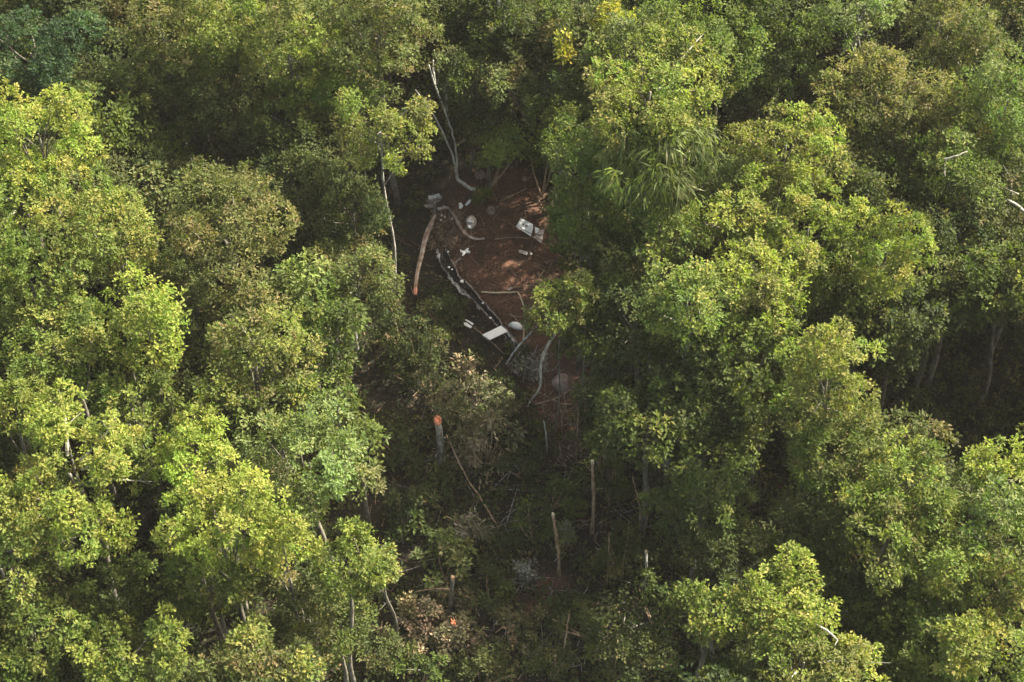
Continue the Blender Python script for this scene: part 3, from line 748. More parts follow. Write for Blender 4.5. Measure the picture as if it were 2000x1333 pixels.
def snapped(label, top, base, h, r0, r1, mat='palebark', tipmat='tanwood', spl=5, spr=.0, tl=.35, group='snapped trunks in the lower clearing'):
    b = at(base[0], base[1], 0); tp = at(top[0], top[1], h)
    root = thing('snapped_trunk', b, label, 'snapped trunk', group)
    pth = smooth_path([b - [0, 0, .2], b * .6 + tp * .4 + np.array([.08, 0, 0]), tp], 5)
    MB().tube(pth, [r0 * 1.5, r0, (r0 + r1) / 2, (r0 + r1) / 2, r1], 10, RNG, .16).build('trunk', M[mat], root, b, smooth=True)
    for k in range(3):
        j = int(RNG.integers(5, len(pth) - 1)); aa = RNG.uniform(0, 6.28)
        MB().tube([pth[j], pth[j] + np.array([math.cos(aa), math.sin(aa), .5]) * RNG.uniform(.25, .55)], [r1 * .4, r1 * .12], 5).build('branch_stub', M[mat], root, b)
    mb = MB()
    ax = unit(tp - pth[-3])
    mb.tube([tp - ax * .05, tp + ax * .14], [r1 * 1.02, r1 * .9], 10, RNG, .15)
    for k in range(spl):
        a = 6.28 * k / spl + RNG.uniform(-.3, .3)
        s = tp + np.array([math.cos(a), math.sin(a), 0]) * r1 * .7
        e = s + ax * tl * RNG.uniform(.5, 1.2) + np.array([math.cos(a), math.sin(a), 0]) * spr * RNG.uniform(.5, 1.3)
        mb.tube([s - ax * .1, (s + e) / 2, e], [r1 * .5, r1 * .45, r1 * .08], 5)
    mb.build('splintered_top', M[tipmat], root, b)
    return root, b
snapped("thick snapped trunk with a splintered bright orange top", (855, 824), (859, 905), 4.1, .21, .18, 'greybark', 'freshwood', 14, .07, .36)
snapped("tallest pale snapped pole with a light cut top, below the dark bushy crown", (1157, 903), (1156, 1040), 6.6, .10, .085, 'brownbark', 'tanwood', 3, 0, .1)
snapped("tan snapped pole left of the tallest snapped pole", (1080, 1006), (1092, 1125), 5.8, .09, .075, 'brownbark', 'tanwood', 3, 0, .15)
snapped("short snapped stick right of the other snapped poles", (1262, 1080), (1258, 1145), 3.1, .08, .07, 'palebark', 'tanwood', 4, .06, .2)
snapped("short forked stump beside the dry brush heap", (884, 1130), (873, 1205), 3.5, .12, .11, 'bark', 'brownbark', 3, .05, .2)
woody('fallen_branch', "level brown branch resting against the short forked stump", 'branch', [([(880, 1152, 2.2), (850, 1150, 2.0), (812, 1156, 1.7)], [.06, .05, .035])], 'brownbark')
snapped("small orange-wooded stump at the edge of the dry brush heap", (886, 1218), (888, 1262), 2.3, .12, .11, 'brownbark', 'freshwood', 5, .08, .3)
for (L, lab) in [([(1068, 885, 0), (1067, 850, 1.7), (1062, 823, 3)], "pale thin sapling stem on the lower red soil"),
                 ([(1125, 905, 0), (1128, 840, 3.4), (1131, 765, 7)], "tall thin greenish stem beside the lower red soil"),
                 ([(1100, 905, 0), (1096, 885, 1), (1092, 868, 1.8)], "short thick tan stem below the lower red soil"),
                 ([(1098, 845, .3), (1097, 810, 2), (1093, 790, 3), (1118, 790, 3.6)], "reddish hooked stem on the lower red soil"),
                 ([(1185, 1150, 0), (1188, 1090, 3), (1190, 1040, 5.4)], "dim thin stem between the tallest snapped pole and the dark crown"),
                 ([(1098, 1320, 0), (1104, 1250, 3.5), (1112, 1200, 6)], "slender stem rising from the dark shrubs of the bottom edge"),
                 ([(1245, 1060, 0), (1250, 1000, 3), (1235, 930, 6.5)], "thin stem in the shade under the bushy rim crown")]:
    woody('sapling_stem', lab, 'stem', [(L, [.055, .045, .03])], 'palebark' if 'pale' in lab else 'brownbark', 'thin bare stems in the clearing')
woody_dim('bare_limb', "thin straight pale stem hanging beneath the drooping bamboo-like foliage", 'limb', [([(1283, 408, 8.5), (1281, 372, 10.5), (1280, 338, 12.4)], [.05, .05, .04])])
woody_dim('bare_limb', "short white trunk section showing below the fresh green crown", 'limb', [([(1372, 705, 6.0), (1366, 688, 7), (1360, 664, 8.4)], [.10, .11, .09])])
woody_dim('bare_limb', "pale bent limb end in the shade below the leafy mid green crown", 'limb', [([(1412, 782, 5.2), (1403, 765, 5.8), (1395, 745, 6.4)], [.10, .08, .04])])
woody_dim('bare_limb', "white curved bare branch sticking out at the left edge", 'limb', [([(28, 1137, 10.6), (12, 1130, 10.5), (2, 1112, 10.8), (-6, 1095, 11)], [.05, .07, .08])])
woody_dim('bare_limb', "grey arching dead branch above the black gap of the lower left", 'limb', [([(108, 1075, 12), (120, 1060, 12.4), (148, 1050, 12.8)], [.03, .05, .04])])
woody_dim('bare_limb', "long dead limb with side twigs at the upper right edge", 'limb',
      [([(1895, 338, 12.5), (1935, 372, 12.5), (1975, 395, 12.5), (2010, 420, 12.5)], [.06, .08, .09]), ([(1935, 372, 12.5), (1960, 368, 12.9), (1990, 380, 13)], [.05, .03]),
       ([(1950, 380, 12.5), (1960, 402, 12.2), (1975, 425, 12)], [.05, .03]), ([(1915, 355, 12.5), (1922, 340, 12.9)], [.04, .02])])
woody_dim('bare_limb', "thin bare limb curving above the long dead limb", 'limb', [([(1842, 312, 15), (1868, 305, 15.3), (1890, 296, 15.5)], [.05, .05, .03]), ([(1848, 312, 15), (1845, 325, 14.8), (1846, 345, 14.5)], [.04, .03])])
woody_dim('forked_bare_tree', "bare forked trunk with pale limbs under the open crown of the top edge", 'tree',
      [([(1665, 112, 8), (1668, 85, 9.5), (1672, 62, 11), (1686, 35, 12.8), (1690, 10, 14)], [.15, .14, .12, .08]),
       ([(1668, 82, 9.6), (1650, 98, 9.6), (1640, 108, 9.2)], [.09, .05]), ([(1668, 72, 10.4), (1690, 60, 11), (1705, 50, 11.6)], [.07, .04]),
       ([(1668, 85, 9.5), (1680, 98, 9.6)], [.08, .05]), ([(1672, 62, 11), (1664, 44, 12), (1662, 28, 13)], [.06, .03])])
woody_dim('pale_trunk', "straight pale trunk leaning in the olive crown near the top right corner", 'trunk', [([(1812, 125, 9), (1820, 85, 11), (1833, 45, 14)], [.12, .10, .06])])
woody_dim('bare_limb', "white twig lying on the ochre-green bottom crown", 'limb', [([(1590, 1218, 15), (1615, 1232, 15), (1636, 1250, 15)], [.03, .05, .03]), ([(1636, 1250, 15), (1630, 1262, 15)], [.03, .02])])
woody_dim('bare_limb', "white crooked twig in the shaded foliage left of the bottom right crown", 'limb', [([(1808, 1222, 12.5), (1824, 1216, 12.6), (1836, 1208, 12.8), (1866, 1210, 13)], [.03, .04, .04])])

# ------------------------------------------------------------------ shrubs and felled foliage of the lower clearing
def bush(px, py, rx, ry, h, pal, leaf, label, name='shrub', cat='shrub', mixpal=None, mixp=0., dens=.8, mat='leaf', drop=.2, knob=1., sticks=4, stick='brownbark'):
    rng = np.random.default_rng(int(px * 3 + py * 11))
    c = at(px, py, h); s = mpp(c); a = rx * s; b = a * .9
    rz = min(max(math.sqrt(max((ry * s) ** 2 - (b * sp) ** 2, (.3 * a * cp) ** 2)) / cp, .3), 1.5 * a)
    base = np.array([c[0], c[1], float(T(c[0], c[1]))])
    root = thing(name, base, label, cat)
    L, W, rp, m, *_ = LEAF[leaf]
    P, out, cen, rad = crown_points(a, b, rz, rng, max(16, int(dens * 2.6 * (a * b + a * rz) * 1.6 / (L * W * .5 * m))), drop, knob)
    V, F, C = puff_leaves(P, out, leaf, pal, rng, mixpal=mixpal, mixp=mixp)
    V = V + (c - base); gz = T(V[:, 0] + base[0], V[:, 1] + base[1]) - base[2]
    V[:, 2] = np.maximum(V[:, 2], gz + .02 + .1 * rng.random(len(V)))
    link('foliage', mesh_np('foliage', V, F, C), M[mat], root)
    for k in range(sticks):
        q = cen[rng.integers(len(cen))]
        e = (c - base) + q * 1.25 + np.array([0, 0, .2])
        MB().tube(smooth_path([np.zeros(3), e * .5 + rng.normal(0, .12, 3), e], 4), [.06, .045, .02], 5).build('branch', M[stick], root)
    return root
b_ = bush
b_(930, 775, 105, 68, 2.2, 'wilt', 'mid', "felled crown of wilted olive leaves right of the orange-topped trunk", 'felled_tree', 'felled tree', 'green', .35, .75, 'dryleaf', .3, .75, 10)
b_(945, 880, 62, 72, 1.8, 'wilt', 'curl', "hanging lower part of the wilted felled foliage, tapering to a point", 'felled_tree', 'felled tree', 'dry', .4, .8, 'dryleaf', .3, .8, 6)
b_(850, 755, 48, 25, 2.0, 'wilt', 'big', "spray of large wilted leaves at the felled crown's left end", 'felled_branch', 'branch', 'sun', .2, .6, 'dryleaf', .3)
b_(870, 790, 35, 22, 2.6, 'wilt', 'mid', "olive leaf spray hanging just above the splintered orange top", 'felled_branch', 'branch', 'sun', .3, .8, 'dryleaf', .2)
b_(910, 720, 28, 22, 1.8, 'dry', 'curl', "tan dead leaves with a pinkish tip at the felled crown's top", 'dead_spray', 'branch', None, 0, .8, 'dryleaf')
b_(1040, 715, 30, 18, .8, 'grey', 'curl', "grey withered spray tangled below the crossing poles", 'dead_spray', 'branch', None, 0, .8, 'dryleaf', .2, 1., 5, 'palebark')
b_(868, 1095, 75, 58, 2.5, 'pale', 'big', "shrub with large pale grey-green leaves left of the long broken pole", mixpal='green', mixp=.4, dens=.7, drop=.25)
b_(915, 1025, 38, 40, 2.0, 'dry', 'curl', "tuft of tan dried sprays above the pale-leaved shrub", 'dead_spray', 'branch', 'grey', .4, .7, 'dryleaf', .2, 1., 6)
b_(835, 1215, 95, 58, 1.5, 'dry', 'mid', "heap of dry tan brush beside the small orange stump", 'brush_heap', 'brush', 'wilt', .5, 1.2, 'dryleaf', .05, .8, 9)
b_(905, 1255, 45, 30, .8, 'dry', 'big', "clump of curled straw-coloured leaves right of the orange stump", 'brush_heap', 'brush', 'sun', .2, .7, 'dryleaf', .2)
b_(1010, 1225, 62, 35, .6, 'dry', 'mid', "dull brown brush patch in the middle of the bottom clearing", 'brush_heap', 'brush', 'olive', .5, .9, 'dryleaf', .2)
b_(1035, 1120, 28, 32, .8, 'grey', 'fine', "pale grey withered leaves in the middle of the lower clearing", 'dead_spray', 'branch', None, 0, .8, 'dryleaf')
b_(1100, 1050, 26, 36, 1.6, 'pale', 'mid', "small grey-leaved shrub left of the tan snapped pole", mixpal='grey', mixp=.5, dens=.5, drop=.3)
b_(1040, 1020, 48, 45, 2.0, 'green', 'mid', "dark green shrub under the felled foliage's point", mixpal='dark', mixp=.6)
b_(1085, 955, 65, 50, 2.0, 'dark', 'mid', "dark shrub on the slope below the lower red soil", mixpal='green', mixp=.4)
b_(1010, 900, 45, 45, 1.5, 'dark', 'mid', "dark shrub between the felled foliage and the short tan stem", mixpal='olive', mixp=.3)
b_(1195, 930, 52, 62, 3, 'dark', 'mid', "dark shrub right of the tallest snapped pole's top", mixpal='green', mixp=.4)
b_(1215, 1080, 60, 62, 2.5, 'dark', 'mid', "dark shrub behind the short snapped stick", mixpal='olive', mixp=.4)
b_(1290, 1180, 55, 62, 3, 'dark', 'mid', "dark shrub left of the sunlit bottom crowns", mixpal='green', mixp=.4)
b_(1140, 1205, 75, 58, 2.2, 'dark', 'mid', "shaded leafy shrub right of the bottom clearing's soil", mixpal='olive', mixp=.5)
b_(1205, 1290, 72, 48, 2.2, 'olive', 'mid', "olive shrub at the bottom edge right of centre", mixpal='green', mixp=.4)
b_(1085, 1295, 60, 40, 2.0, 'olive', 'mid', "olive shrub at the bottom edge near the slender stem", mixpal='dark', mixp=.5)
b_(940, 1310, 70, 35, 2.0, 'olive', 'mid', "dull shrub at the bottom edge below the straw-coloured clump", mixpal='dark', mixp=.5)
b_(820, 1305, 60, 32, 2.0, 'green', 'mid', "green shrub at the bottom edge below the dry brush heap", mixpal='dark', mixp=.5)
b_(730, 1270, 55, 62, 3.0, 'dark', 'mid', "dark shrub left of the dry brush heap at the bottom edge", mixpal='olive', mixp=.5)
b_(955, 1150, 55, 45, 1.5, 'dark', 'mid', "dark shrub behind the short forked stump", mixpal='green', mixp=.3)
b_(975, 1070, 26, 24, .8, 'dark', 'mid', "small dark shrub at the foot of the long broken pole")
b_(790, 1000, 55, 70, 1.6, 'dark', 'big', "very dark shrub left of the long broken pole")
b_(850, 950, 52, 50, 1.6, 'dark', 'big', "dark fern-like shrub at the foot of the orange-topped trunk", mixpal='olive', mixp=.2)
b_(770, 870, 45, 60, 1.6, 'dark', 'big', "very dark shrub left of the orange-topped trunk")
b_(820, 690, 62, 58, 2.0, 'dark', 'mid', "dark shrub above the wilted felled crown", mixpal='olive', mixp=.2)
b_(850, 610, 52, 45, 1.6, 'dark', 'mid', "dark shrub left of the tail boom's middle", mixpal='olive', mixp=.2)
b_(775, 640, 50, 60, 3, 'dark', 'mid', "dark shrub beneath the tip of the long rotor blade", mixpal='olive', mixp=.3)
b_(1150, 845, 45, 50, 2.2, 'dark', 'mid', "dark shrub overhanging the lower red soil from its downhill side", mixpal='olive', mixp=.4, drop=.35)
b_(1075, 840, 32, 30, 1.0, 'olive', 'mid', "small olive shrub sprouting on the lower red soil", mixpal='dark', mixp=.4, drop=.35, dens=.6)
b_(1010, 690, 26, 16, .5, 'dark', 'mid', "small dark plant under the crossing poles", mixpal='olive', mixp=.3, drop=.3, dens=.6)
b_(1115, 500, 35, 42, 2.2, 'dark', 'fine', "soft dark shrub below the white torn panel", mixpal='olive', mixp=.5)
b_(940, 383, 16, 14, .7, 'sun', 'mid', "small sprig of yellow-green leaves lying on the upper red soil", 'leafy_sprig', 'branch', None, 0, .8, 'leaf', .2, 1., 1)
b_(975, 262, 40, 30, 2.5, 'dark', 'mid', "dark shrub at the upper end of the red soil")
b_(1060, 300, 30, 24, 4, 'sun', 'mid', "small lit shrub at the upper right corner of the red soil", mixpal='green', mixp=.5)

# ------------------------------------------------------------------ the wreck
def slab_px(corners, h, th, name, mat, parent, origin, tilt=None):
    """plate whose outline is given in photo pixels at heights above ground"""
    c = [at(x, y, h if tilt is None else h + tilt[i]) for i, (x, y) in enumerate(corners)]
    nn = unit(np.cross(c[1] - c[0], c[-1] - c[0])); nn = nn if nn[2] > 0 else -nn
    if np.cross(c[1] - c[0], c[2] - c[0])[2] < 0: c = c[::-1]
    return MB().slab(c, th, nn).build(name, mat, parent, origin)

def wreck():
    # tail boom: two bent longerons, a trough of burnt skin between them, ribs and fittings
    LR = [(854, 492, .35), (862, 518, .4), (875, 535, .55), (887, 552, .75), (903, 567, .8), (918, 581, .65), (948, 611, .55), (973, 639, .5), (1004, 680, .45)]
    RR = [(868, 480, .35), (877, 500, .5), (889, 522, .6), (897, 542, .7), (912, 552, .85), (932, 576, .75), (959, 607, .65), (983, 636, .55), (1012, 672, .45)]
    base = at(930, 585, 0)
    root = thing('tail_boom', base, "charred black tail boom lying diagonally over the red soil with bright bent edges", 'helicopter wreckage')
    L = smooth_path(pts_at(LR), 5); Rr = smooth_path(pts_at(RR), 5)
    rng = np.random.default_rng(4)
    n = len(L); K = 7
    V = []
    for i in range(n):
        for k in range(K):
            u = k / (K - 1); p = L[i] * (1 - u) + Rr[i] * u
            p = p.copy(); p[2] -= math.sin(u * math.pi) * .38 - rng.normal(0, .035)
            V.append(p)
    F = [(i * K + k, i * K + k + 1, (i + 1) * K + k + 1, (i + 1) * K + k) for i in range(n - 1) for k in range(K - 1)
         if not (rng.random() < .16)]
    sk = link('skin', mesh_np('skin', np.array(V) - base, F), M['char'], root)
    sd = sk.modifiers.new('thickness', 'SOLIDIFY'); sd.thickness = .03
    for path, m_, r in ((L, 'ash', .04), (Rr, 'ash', .045)):
        MB().tube(path + rng.normal(0, .02, path.shape), [r * .9, r, r * .8], 6, rng, .35).build('longeron', M[m_], root, base)
    for i in range(3, n - 2, 4):
        a, b = L[i], Rr[i]; m = (a + b) / 2 - [0, 0, .3]
        MB().tube(smooth_path([a, m, b], 4), [.035, .03, .035], 5).build('rib', M['char'] if i % 8 else M['ash'], root, base)
    for (x, y, h, s) in [(903, 551, .75, .14), (943, 593, .7, .07), (958, 622, .7, .09), (875, 493, .55, .09), (877, 523, .6, .10), (883, 527, .6, .06)]:
        p = at(x, y, h); mb = MB()
        q = [p + s * np.array([math.cos(a), math.sin(a) * .8, .2 * math.sin(2 * a)]) * rng.uniform(.7, 1.1) for a in np.linspace(0, 6.28, 7)[:-1]]
        mb.slab(q, s * .7).build('fitting', M['white'], root, base)
    # crumpled peeled skin strips along the lower left edge
    for (x0, y0, x1, y1, w) in [(874, 536, 889, 555, .07), (888, 553, 902, 571, .12), (898, 568, 920, 584, .09), (853, 489, 858, 506, .12), (930, 597, 938, 607, .05)]:
        a, b = at(x0, y0, .8), at(x1, y1, .85); d = unit(b - a); sv = unit(np.cross(d, [0, 0, 1]))
        VV, FF = [], []
        for i in range(7):
            u = i / 6; c = a * (1 - u) + b * u + rng.normal(0, .05, 3)
            ww = w * rng.uniform(.5, 1.1)
            VV += [c + sv * ww, c + [0, 0, rng.uniform(.02, .12)], c - sv * ww * .8 - [0, 0, rng.uniform(0, .15)]]
        for i in range(6):
            for k in range(2): FF.append((i * 3 + k, i * 3 + k + 1, i * 3 + k + 4, i * 3 + k + 3))
        o = link('torn_skin', mesh_np('torn_skin', np.array(VV) - base, FF), M['grey'], root)
        o.modifiers.new('thickness', 'SOLIDIFY').thickness = .02
    # strut with a joint plate at the lower end
    MB().tube(pts_at([(990, 650, .6), (1003, 668, .6), (1008, 684, .5)]), [.05, .06, .05], 6).build('strut', M['grey'], root, base)
    slab_px([(995, 655), (1006, 664), (1006, 682), (999, 682)], .5, .03, 'joint_plate', M['ash'], root, base)
    MB().tube(pts_at([(889, 514, .6), (894, 509, .75), (900, 505, .8)]), [.035, .03], 5).build('bracket', M['grey'], root, base)
    MB().tube(pts_at([(985, 660, .2), (992, 676, .2), (996, 690, .15)]), [.02, .02], 5).build('cable', M['ash'], root, base)

    # white tail panel and fairing
    c = at(970, 652, .3)
    r = thing('wreckage_sheet', c, "clean white rectangular panel lying at the tail boom's lower end", 'wreckage panel')
    slab_px([(942, 655), (979, 637), (992, 648), (957, 665)], .55, .05, 'skin', M['white'], r, c)
    slab_px([(943, 656.5), (957, 666.5), (957, 668), (943, 658)], .45, .03, 'edge_strip', M['ash'], r, c)
    c = at(1008, 640, .3)
    r = thing('fairing', c, "rounded white fairing half behind the tail boom's lower end", 'wreckage panel')
    rng = np.random.default_rng(8)
    VV, FF = [], []; nr, na = 5, 14
    e1, e2 = at(1021, 642, .3) - at(994, 636, .3), at(1008, 648, .3) - at(1008, 634, .3)
    for i in range(nr):
        for k in range(na):
            a = 6.28 * k / na; q = (i + .25) / nr
            p = c + (e1 * math.cos(a) + e2 * math.sin(a)) * .5 * math.sin(q * 1.5) * (1 + .06 * rng.normal())
            p = p + [0, 0, .45 * math.cos(q * 1.5)]; VV.append(p - c)
    for i in range(nr - 1):
        for k in range(na): FF.append((i * na + k, i * na + (k + 1) % na, (i + 1) * na + (k + 1) % na, (i + 1) * na + k))
    FF.append(tuple(range(na - 1, -1, -1)))
    link('shell', mesh_np('shell', VV, FF, smooth=True), M['white'], r).modifiers.new('thickness', 'SOLIDIFY').thickness = .03
    slab_px([(991, 636), (999, 633), (1004, 637), (998, 640)], .4, .03, 'torn_edge', M['grey'], r, c)

    # torn white panel with dark markings
    c = at(1035, 452, .2)
    r = thing('torn_panel', c, "white torn panel with small dark markings at the soil's right rim", 'wreckage panel')
    z0 = c[2] + .35
    def tl(x, y, h=0.):
        d = VF * FPX + VR * (x - 1000.0) + VU * (666.5 - y)
        return CAM + d * ((z0 + h - CAM[2]) / d[2])
    def pl(cs, th, name, mat, h=0.):
        c_ = [tl(x, y, h) for x, y in cs]
        if np.cross(c_[1] - c_[0], c_[2] - c_[0])[2] < 0: c_ = c_[::-1]
        return MB().slab(c_, th, (0, 0, 1)).build(name, M[mat], r, c)
    pl([(1017, 427), (1041, 439.5), (1041, 448), (1036.5, 462), (1008, 443.5), (1013, 435)], .04, 'panel_half', 'white')
    pl([(1045, 444), (1054, 448.5), (1052, 453), (1048.5, 457), (1045, 456)], .04, 'panel_fragment', 'white')
    pl([(1055, 450.5), (1063, 449), (1061, 458), (1050, 459)], .03, 'panel_fragment', 'dirtywhite')
    pl([(1042, 463.5), (1047, 459.5), (1054, 462.5), (1061, 458.5), (1057.5, 476.5)], .03, 'panel_fragment', 'dirtywhite')
    pl([(1037, 462), (1042, 463.6), (1044, 467), (1039, 464)], .03, 'edge_strip', 'ash')
    pl([(1016, 444.6), (1037, 456.5), (1036.6, 458), (1016, 446.2)], .008, 'crease', 'ash', .037)
    # markings: a small T-like sign and a round figure
    pl([(1020.2, 437.0), (1024.5, 438.6), (1024.0, 440), (1019.8, 438.3)], .006, 'marking', 'mark', .041)
    pl([(1021.6, 438.8), (1023.0, 439.3), (1021.8, 442.3), (1020.6, 441.8)], .006, 'marking', 'mark', .041)
    cc = np.array([1028.2, 442.0]); ring = [(cc[0] + 2.6 * math.cos(a), cc[1] + 2.7 * math.sin(a)) for a in np.linspace(0, 6.28, 11)[:-1]]
    pl(ring, .006, 'marking', 'mark', .041)
    pl([(1027.4, 440.6), (1029, 441), (1028.8, 441.9), (1027.3, 441.5)], .004, 'marking_gap', 'white', .046)
    pl([(1027.0, 442.8), (1028.8, 443.2), (1028.4, 444.0), (1026.9, 443.6)], .004, 'marking_gap', 'white', .046)

    # small pieces on the soil
    def piece(name, label, parts, h=.15, mat='white', th=.05, group='small white wreckage pieces on the soil'):
        x0 = np.mean([p[0] for p in parts[0]]); y0 = np.mean([p[1] for p in parts[0]]); c = at(x0, y0, 0)
        r = thing(name, c, label, 'wreckage piece', group)
        for i, p in enumerate(parts):
            cs = [at(x, y, h + .06 * i + RNG.uniform(0, .12)) for x, y in p]
            if np.cross(cs[1] - cs[0], cs[2] - cs[0])[2] < 0: cs = cs[::-1]
            MB().slab(cs, th).build('fragment', M[mat], r, c)
    piece('wreckage_piece', "white wedge-shaped piece above the muddy white dome", [[(896, 398), (901, 397), (905, 403), (902, 408), (897, 409)]])
    piece('wreckage_piece', "narrow white curved piece right of the white wedge", [[(908, 401), (913, 395), (917, 390.5), (920.5, 392), (918, 397), (911, 403)]])
    piece('wreckage_piece', "white cross-shaped piece above the tail boom", [[(898, 488.5), (905, 491), (911, 488), (919, 493), (917, 496), (909, 494), (900, 494)], [(902, 500), (905, 492), (913, 485.5), (916, 486.5), (911, 493), (905, 501)]])
    piece('wreckage_piece', "flat beige strip below the torn panel", [[(1013, 489), (1024, 491), (1031, 494), (1029, 499), (1014, 494)]], mat='dirtywhite')
    piece('wreckage_piece', "small beige chip right of the flat beige strip", [[(1035, 493), (1037, 493), (1040, 497), (1036, 499)]], mat='dirtywhite')
    piece('wreckage_piece', "upper of two parallel white slats left of the white rectangle", [[(908, 626), (911, 625), (925, 633), (923, 636)]], h=.3)
    piece('wreckage_piece', "lower of two parallel white slats left of the white rectangle", [[(906, 632), (910, 631), (922, 639), (919, 642), (907, 636)]], h=.3)
    piece('wreckage_piece', "pale oblong piece at the right end of the thin sticks", [[(991, 566), (998, 562), (1001, 564), (993, 568)]], mat='dirtywhite')
    piece('wreckage_piece', "small pale chip on the soil right of the beige strip", [[(1063, 510), (1070, 512), (1069, 516), (1064, 514)]], mat='stone')
    # muddy dome and boulders
    def lump(name, label, x, y, rx, ry, h, mat, cat, dent=.12, seed=1):
        rng = np.random.default_rng(seed); c = at(x, y, 0); s = mpp(c)
        a, b = rx * s, ry * s / sp
        VV, FF = [], []; nr, na = 7, 16
        for i in range(nr):
            th = (i + .001) / (nr - 1) * 1.75
            for k in range(na):
                q = 6.28 * k / na
                j = 1 + dent * math.sin(3 * q + i) * .5 + rng.normal(0, dent * .4)
                VV.append((a * math.sin(th) * math.cos(q) * j, b * math.sin(th) * math.sin(q) * j, h * (.15 + math.cos(th)) * (1 + rng.normal(0, dent * .3))))
        for i in range(nr - 1):
            for k in range(na): FF.append((i * na + k, (i + 1) * na + k, (i + 1) * na + (k + 1) % na, i * na + (k + 1) % na))
        r = thing(name, c, label, cat)
        link('shell' if cat != 'boulder' else 'rock', mesh_np(name, VV, FF, smooth=True), M[mat], r)
        return r, c
    r, c = lump('wreckage_dome', "crumpled round white dome smeared with mud, size of a boulder", 921, 437, 10.5, 10, .5, 'dirtywhite', 'wreckage piece', .16, 3)
    slab_px([(911, 431), (918, 430), (926, 434), (917, 435)], .75, .03, 'crumpled_rim', M['white'], r, c)
    slab_px([(913, 440), (919, 441), (921, 447), (915, 446)], .6, .03, 'crumpled_rim', M['white'], r, c)
    lump('boulder', "pale muddy boulder above the middle of the red soil", 959, 413, 9, 7, .35, 'stone', 'boulder', .15, 5)
    lump('boulder', "dark rock with a lilac sheen near the soil's top", 938, 345, 11, 8, .4, 'stone', 'boulder', .2, 6)
    lump('boulder', "pale pebble high on the red soil's right side", 1024, 351, 5, 4, .2, 'stone', 'boulder', .15, 7)
    lump('boulder', "grey boulder on the lower red soil beside the kinked pale limb", 1098, 752, 20, 16, .6, 'stone', 'boulder', .12, 9)

    # rotor hub and blades
    c = at(848, 400, 0)
    r = hub = thing('broken_rotor', c, "broken main rotor: grey hub plates with a long bent blade and a short curled one", 'helicopter rotor'); hub_c = c
    slab_px([(836, 386), (858, 381), (861, 388), (838, 392)], 1.5, .14, 'hub_plate', M['grey'], r, c)
    slab_px([(858, 381.5), (864, 386), (858, 394), (853, 396), (857, 388)], 1.35, .08, 'hub_plate', M['ash'], r, c)
    slab_px([(829, 401), (846, 401), (846, 406), (831, 407)], 1.1, .10, 'hub_plate', M['ash'], r, c)
    slab_px([(854, 408), (872, 405), (874, 408), (856, 412)], .9, .10, 'hub_plate', M['ash'], r, c)
    slab_px([(836, 393), (853, 396), (850, 402), (834, 400)], 1.0, .20, 'gear_housing', M['ash'], r, c)
    MB().tube(pts_at([(847, 415, .2), (849, 400, .9), (850, 390, 1.4)]), [.14, .12, .10], 9).build('mast', M['ash'], r, c)
    MB().tube(pts_at([(864, 403, .9), (876, 407, .7), (884, 418, .5)]), [.08, .08, .06], 7).build('blade_root', M['ash'], r, c)
    for (x, y) in [(861, 421), (867, 424), (881, 428), (859, 430)]:
        slab_px([(x, y), (x + 3.5, y - 1), (x + 4, y + 2), (x + 1, y + 3)], .3, .06, 'fragment', M['dirtywhite'], r, c)
    def blade(name, label, P, w, tipred=False):
        pth = smooth_path(pts_at(P), 6); b = pth[len(pth) // 2]; b = np.array([b[0], b[1], float(T(b[0], b[1]))])
        b = hub_c; r = None
        t_ = unit(np.gradient(pth, axis=0)); sv = unit(np.cross(t_, [0, 0, 1.])); n = len(pth); ww = np.interp(np.linspace(0, 1, n), np.linspace(0, 1, len(w)), w)
        def seg(i0, i1, nm, mt, par):
            V, F = [], []
            for i in range(i0, i1 + 1):
                k = ww[i] * (1 + .06 * RNG.normal())
                V += [pth[i] - sv[i] * k, pth[i] - sv[i] * k * .2 + [0, 0, .06], pth[i] + sv[i] * k, pth[i] + [0, 0, -.05]]
            for j in range(i1 - i0):
                for q in range(4): F.append((4 * j + q, 4 * j + (q + 1) % 4, 4 * j + 4 + (q + 1) % 4, 4 * j + 4 + q))
            F += [(3, 2, 1, 0), tuple(4 * (i1 - i0) + q for q in range(4))]
            return MB().add(V, F).build(nm, M[mt], par, b)
        if tipred:
            o = seg(0, n - 4, 'rotor_blade', 'blade', hub); seg(n - 4, n - 1, 'blade_tip', 'redtip', o)
        else: o = seg(0, n - 1, 'rotor_blade', 'blade', hub)
        o['label'] = label
    blade('rotor_blade', "long bent rotor blade hanging down to a red-orange tip", [(850, 420, .9), (840, 442, .9), (831, 465, .8), (825, 492, .8), (818, 520, .9), (813, 548, 1.0), (811, 576, 1.1)], [.09, .17, .15, .13, .11, .11], True)
    blade('rotor_blade', "short curled rotor blade sweeping over the soil below the dome", [(886, 418, .5), (894, 433, .5), (903, 449, .45), (916, 461, .4), (930, 467, .35), (946, 466, .3)], [.09, .10, .10, .09, .07])
    # scorched debris field between hub and boom
    mb = MB(); rng = np.random.default_rng(21)
    for i in range(260):
        x, y = rng.normal(872, 20), rng.normal(450, 20)
        p = at(x, y, rng.uniform(.02, .35)); d = unit(rng.normal(0, 1, 3) * [1, 1, .3]) * rng.uniform(.08, .4)
        if rng.random() < .5: mb.tube([p, p + d], [.02, .012], 3)
        else:
            e = unit(np.cross(d, rng.normal(0, 1, 3))) * rng.uniform(.04, .16)
            mb.slab([p, p + d * .5, p + d * .5 + e, p + e], .015)
    o = mb.build('burnt_debris', M['debris']); tag(o, "tangled burnt debris between rotor hub and tail boom", 'debris', kind='stuff')
wreck()

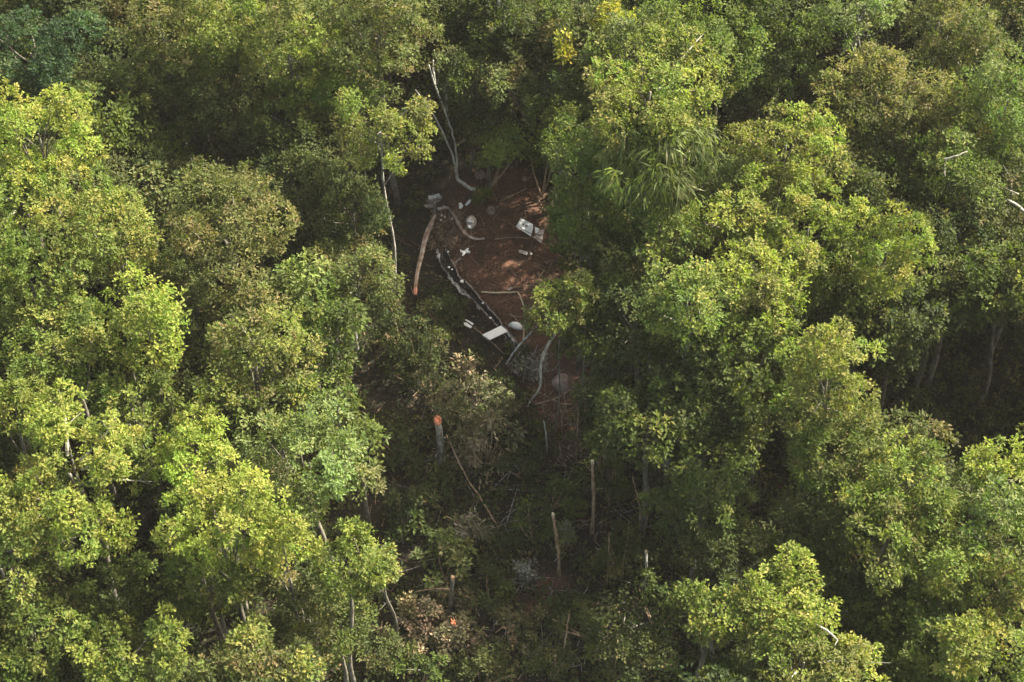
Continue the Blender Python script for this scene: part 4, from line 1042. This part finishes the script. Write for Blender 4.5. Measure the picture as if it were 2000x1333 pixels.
# ------------------------------------------------------------------ thin air haze over the whole valley
def haze():
    x0, x1, y0, y1, z0, z1 = -620, 620, -620, 620, -75, 84
    V = [(x, y, z) for x in (x0, x1) for y in (y0, y1) for z in (z0, z1)]
    F = [(0, 1, 3, 2), (4, 6, 7, 5), (0, 4, 5, 1), (2, 3, 7, 6), (0, 2, 6, 4), (1, 5, 7, 3)]
    m = bpy.data.materials.new('haze'); m.use_nodes = True
    n = m.node_tree; n.nodes.clear()
    out = n.nodes.new('ShaderNodeOutputMaterial'); v = n.nodes.new('ShaderNodeVolumePrincipled')
    v.inputs['Color'].default_value = (0.9, 0.88, 0.82, 1); v.inputs['Density'].default_value = HAZE
    n.links.new(v.outputs[0], out.inputs['Volume'])
    o = link('haze', mesh_np('haze', V, F), m); tag(o, 'thin pale haze over the forest', kind='stuff')
HAZE = 0.00009
haze()

# ------------------------------------------------------------------ tangles of snapped branches
def tangles():
    rng = np.random.default_rng(31)
    def sticks(n, box, hmax, lmin, lmax, r, name, label, mat, poly=None, crook=.12):
        mb = MB()
        for i in range(n):
            for _ in range(20):
                x, y = rng.uniform(box[0], box[2]), rng.uniform(box[1], box[3])
                if poly is None or inside(poly, [x], [y])[0]: break
            p = at(x, y, 0); l = rng.uniform(lmin, lmax); a = rng.uniform(0, 6.28); up = rng.uniform(-.1, hmax / l)
            d = unit(np.array([math.cos(a), math.sin(a), up])) * l
            q = p + d * .5 + rng.normal(0, crook * l, 3) * .5
            e = p + d; e[2] = max(e[2], float(T(e[0], e[1])) + .03)
            pth = smooth_path([p, q, e], 3)
            rr = r * rng.uniform(.5, 1.3)
            mb.tube(pth, [rr, rr * .8, rr * .3], 4, cap=False)
            for k in range(rng.integers(0, 3)):
                j = rng.integers(2, 6); mb.tube([pth[j], pth[j] + rng.normal(0, .28, 3) + d / l * .3], [rr * .5, rr * .2], 3, cap=False)
        tag(mb.build(name, M[mat]), label, 'branches', kind='stuff')
    low = [(790, 760), (1000, 860), (1180, 740), (1320, 980), (1330, 1330), (740, 1330), (720, 1180), (830, 980)]
    sticks(230, (740, 740, 1330, 1330), 1.9, .7, 2.4, .032, 'branch_tangle', "snapped grey-brown branches tangled through the lower clearing", 'greybark', low)
    sticks(90, (1050, 760, 1180, 930), 1.6, .7, 2.2, .03, 'branch_tangle', "reddish brown snapped stems over the lower red soil", 'brownbark', None)
    sticks(220, (842, 415, 915, 485), .6, .25, .9, .022, 'branch_tangle', "thin roots and torn branches heaped below the broken rotor", 'brownbark', None, .3)
    sticks(46, (1005, 690, 1070, 735), .9, .4, 1.1, .028, 'branch_tangle', "grey tangle of bent rods and twigs below the crossing poles", 'grey', None, .4)
    sticks(60, (845, 480, 1010, 690), .5, .3, 1.0, .02, 'branch_tangle', "thin dark twigs and wires strewn along the tail boom", 'debris', [(845, 480), (885, 480), (1015, 660), (1000, 690)], .2)
tangles()
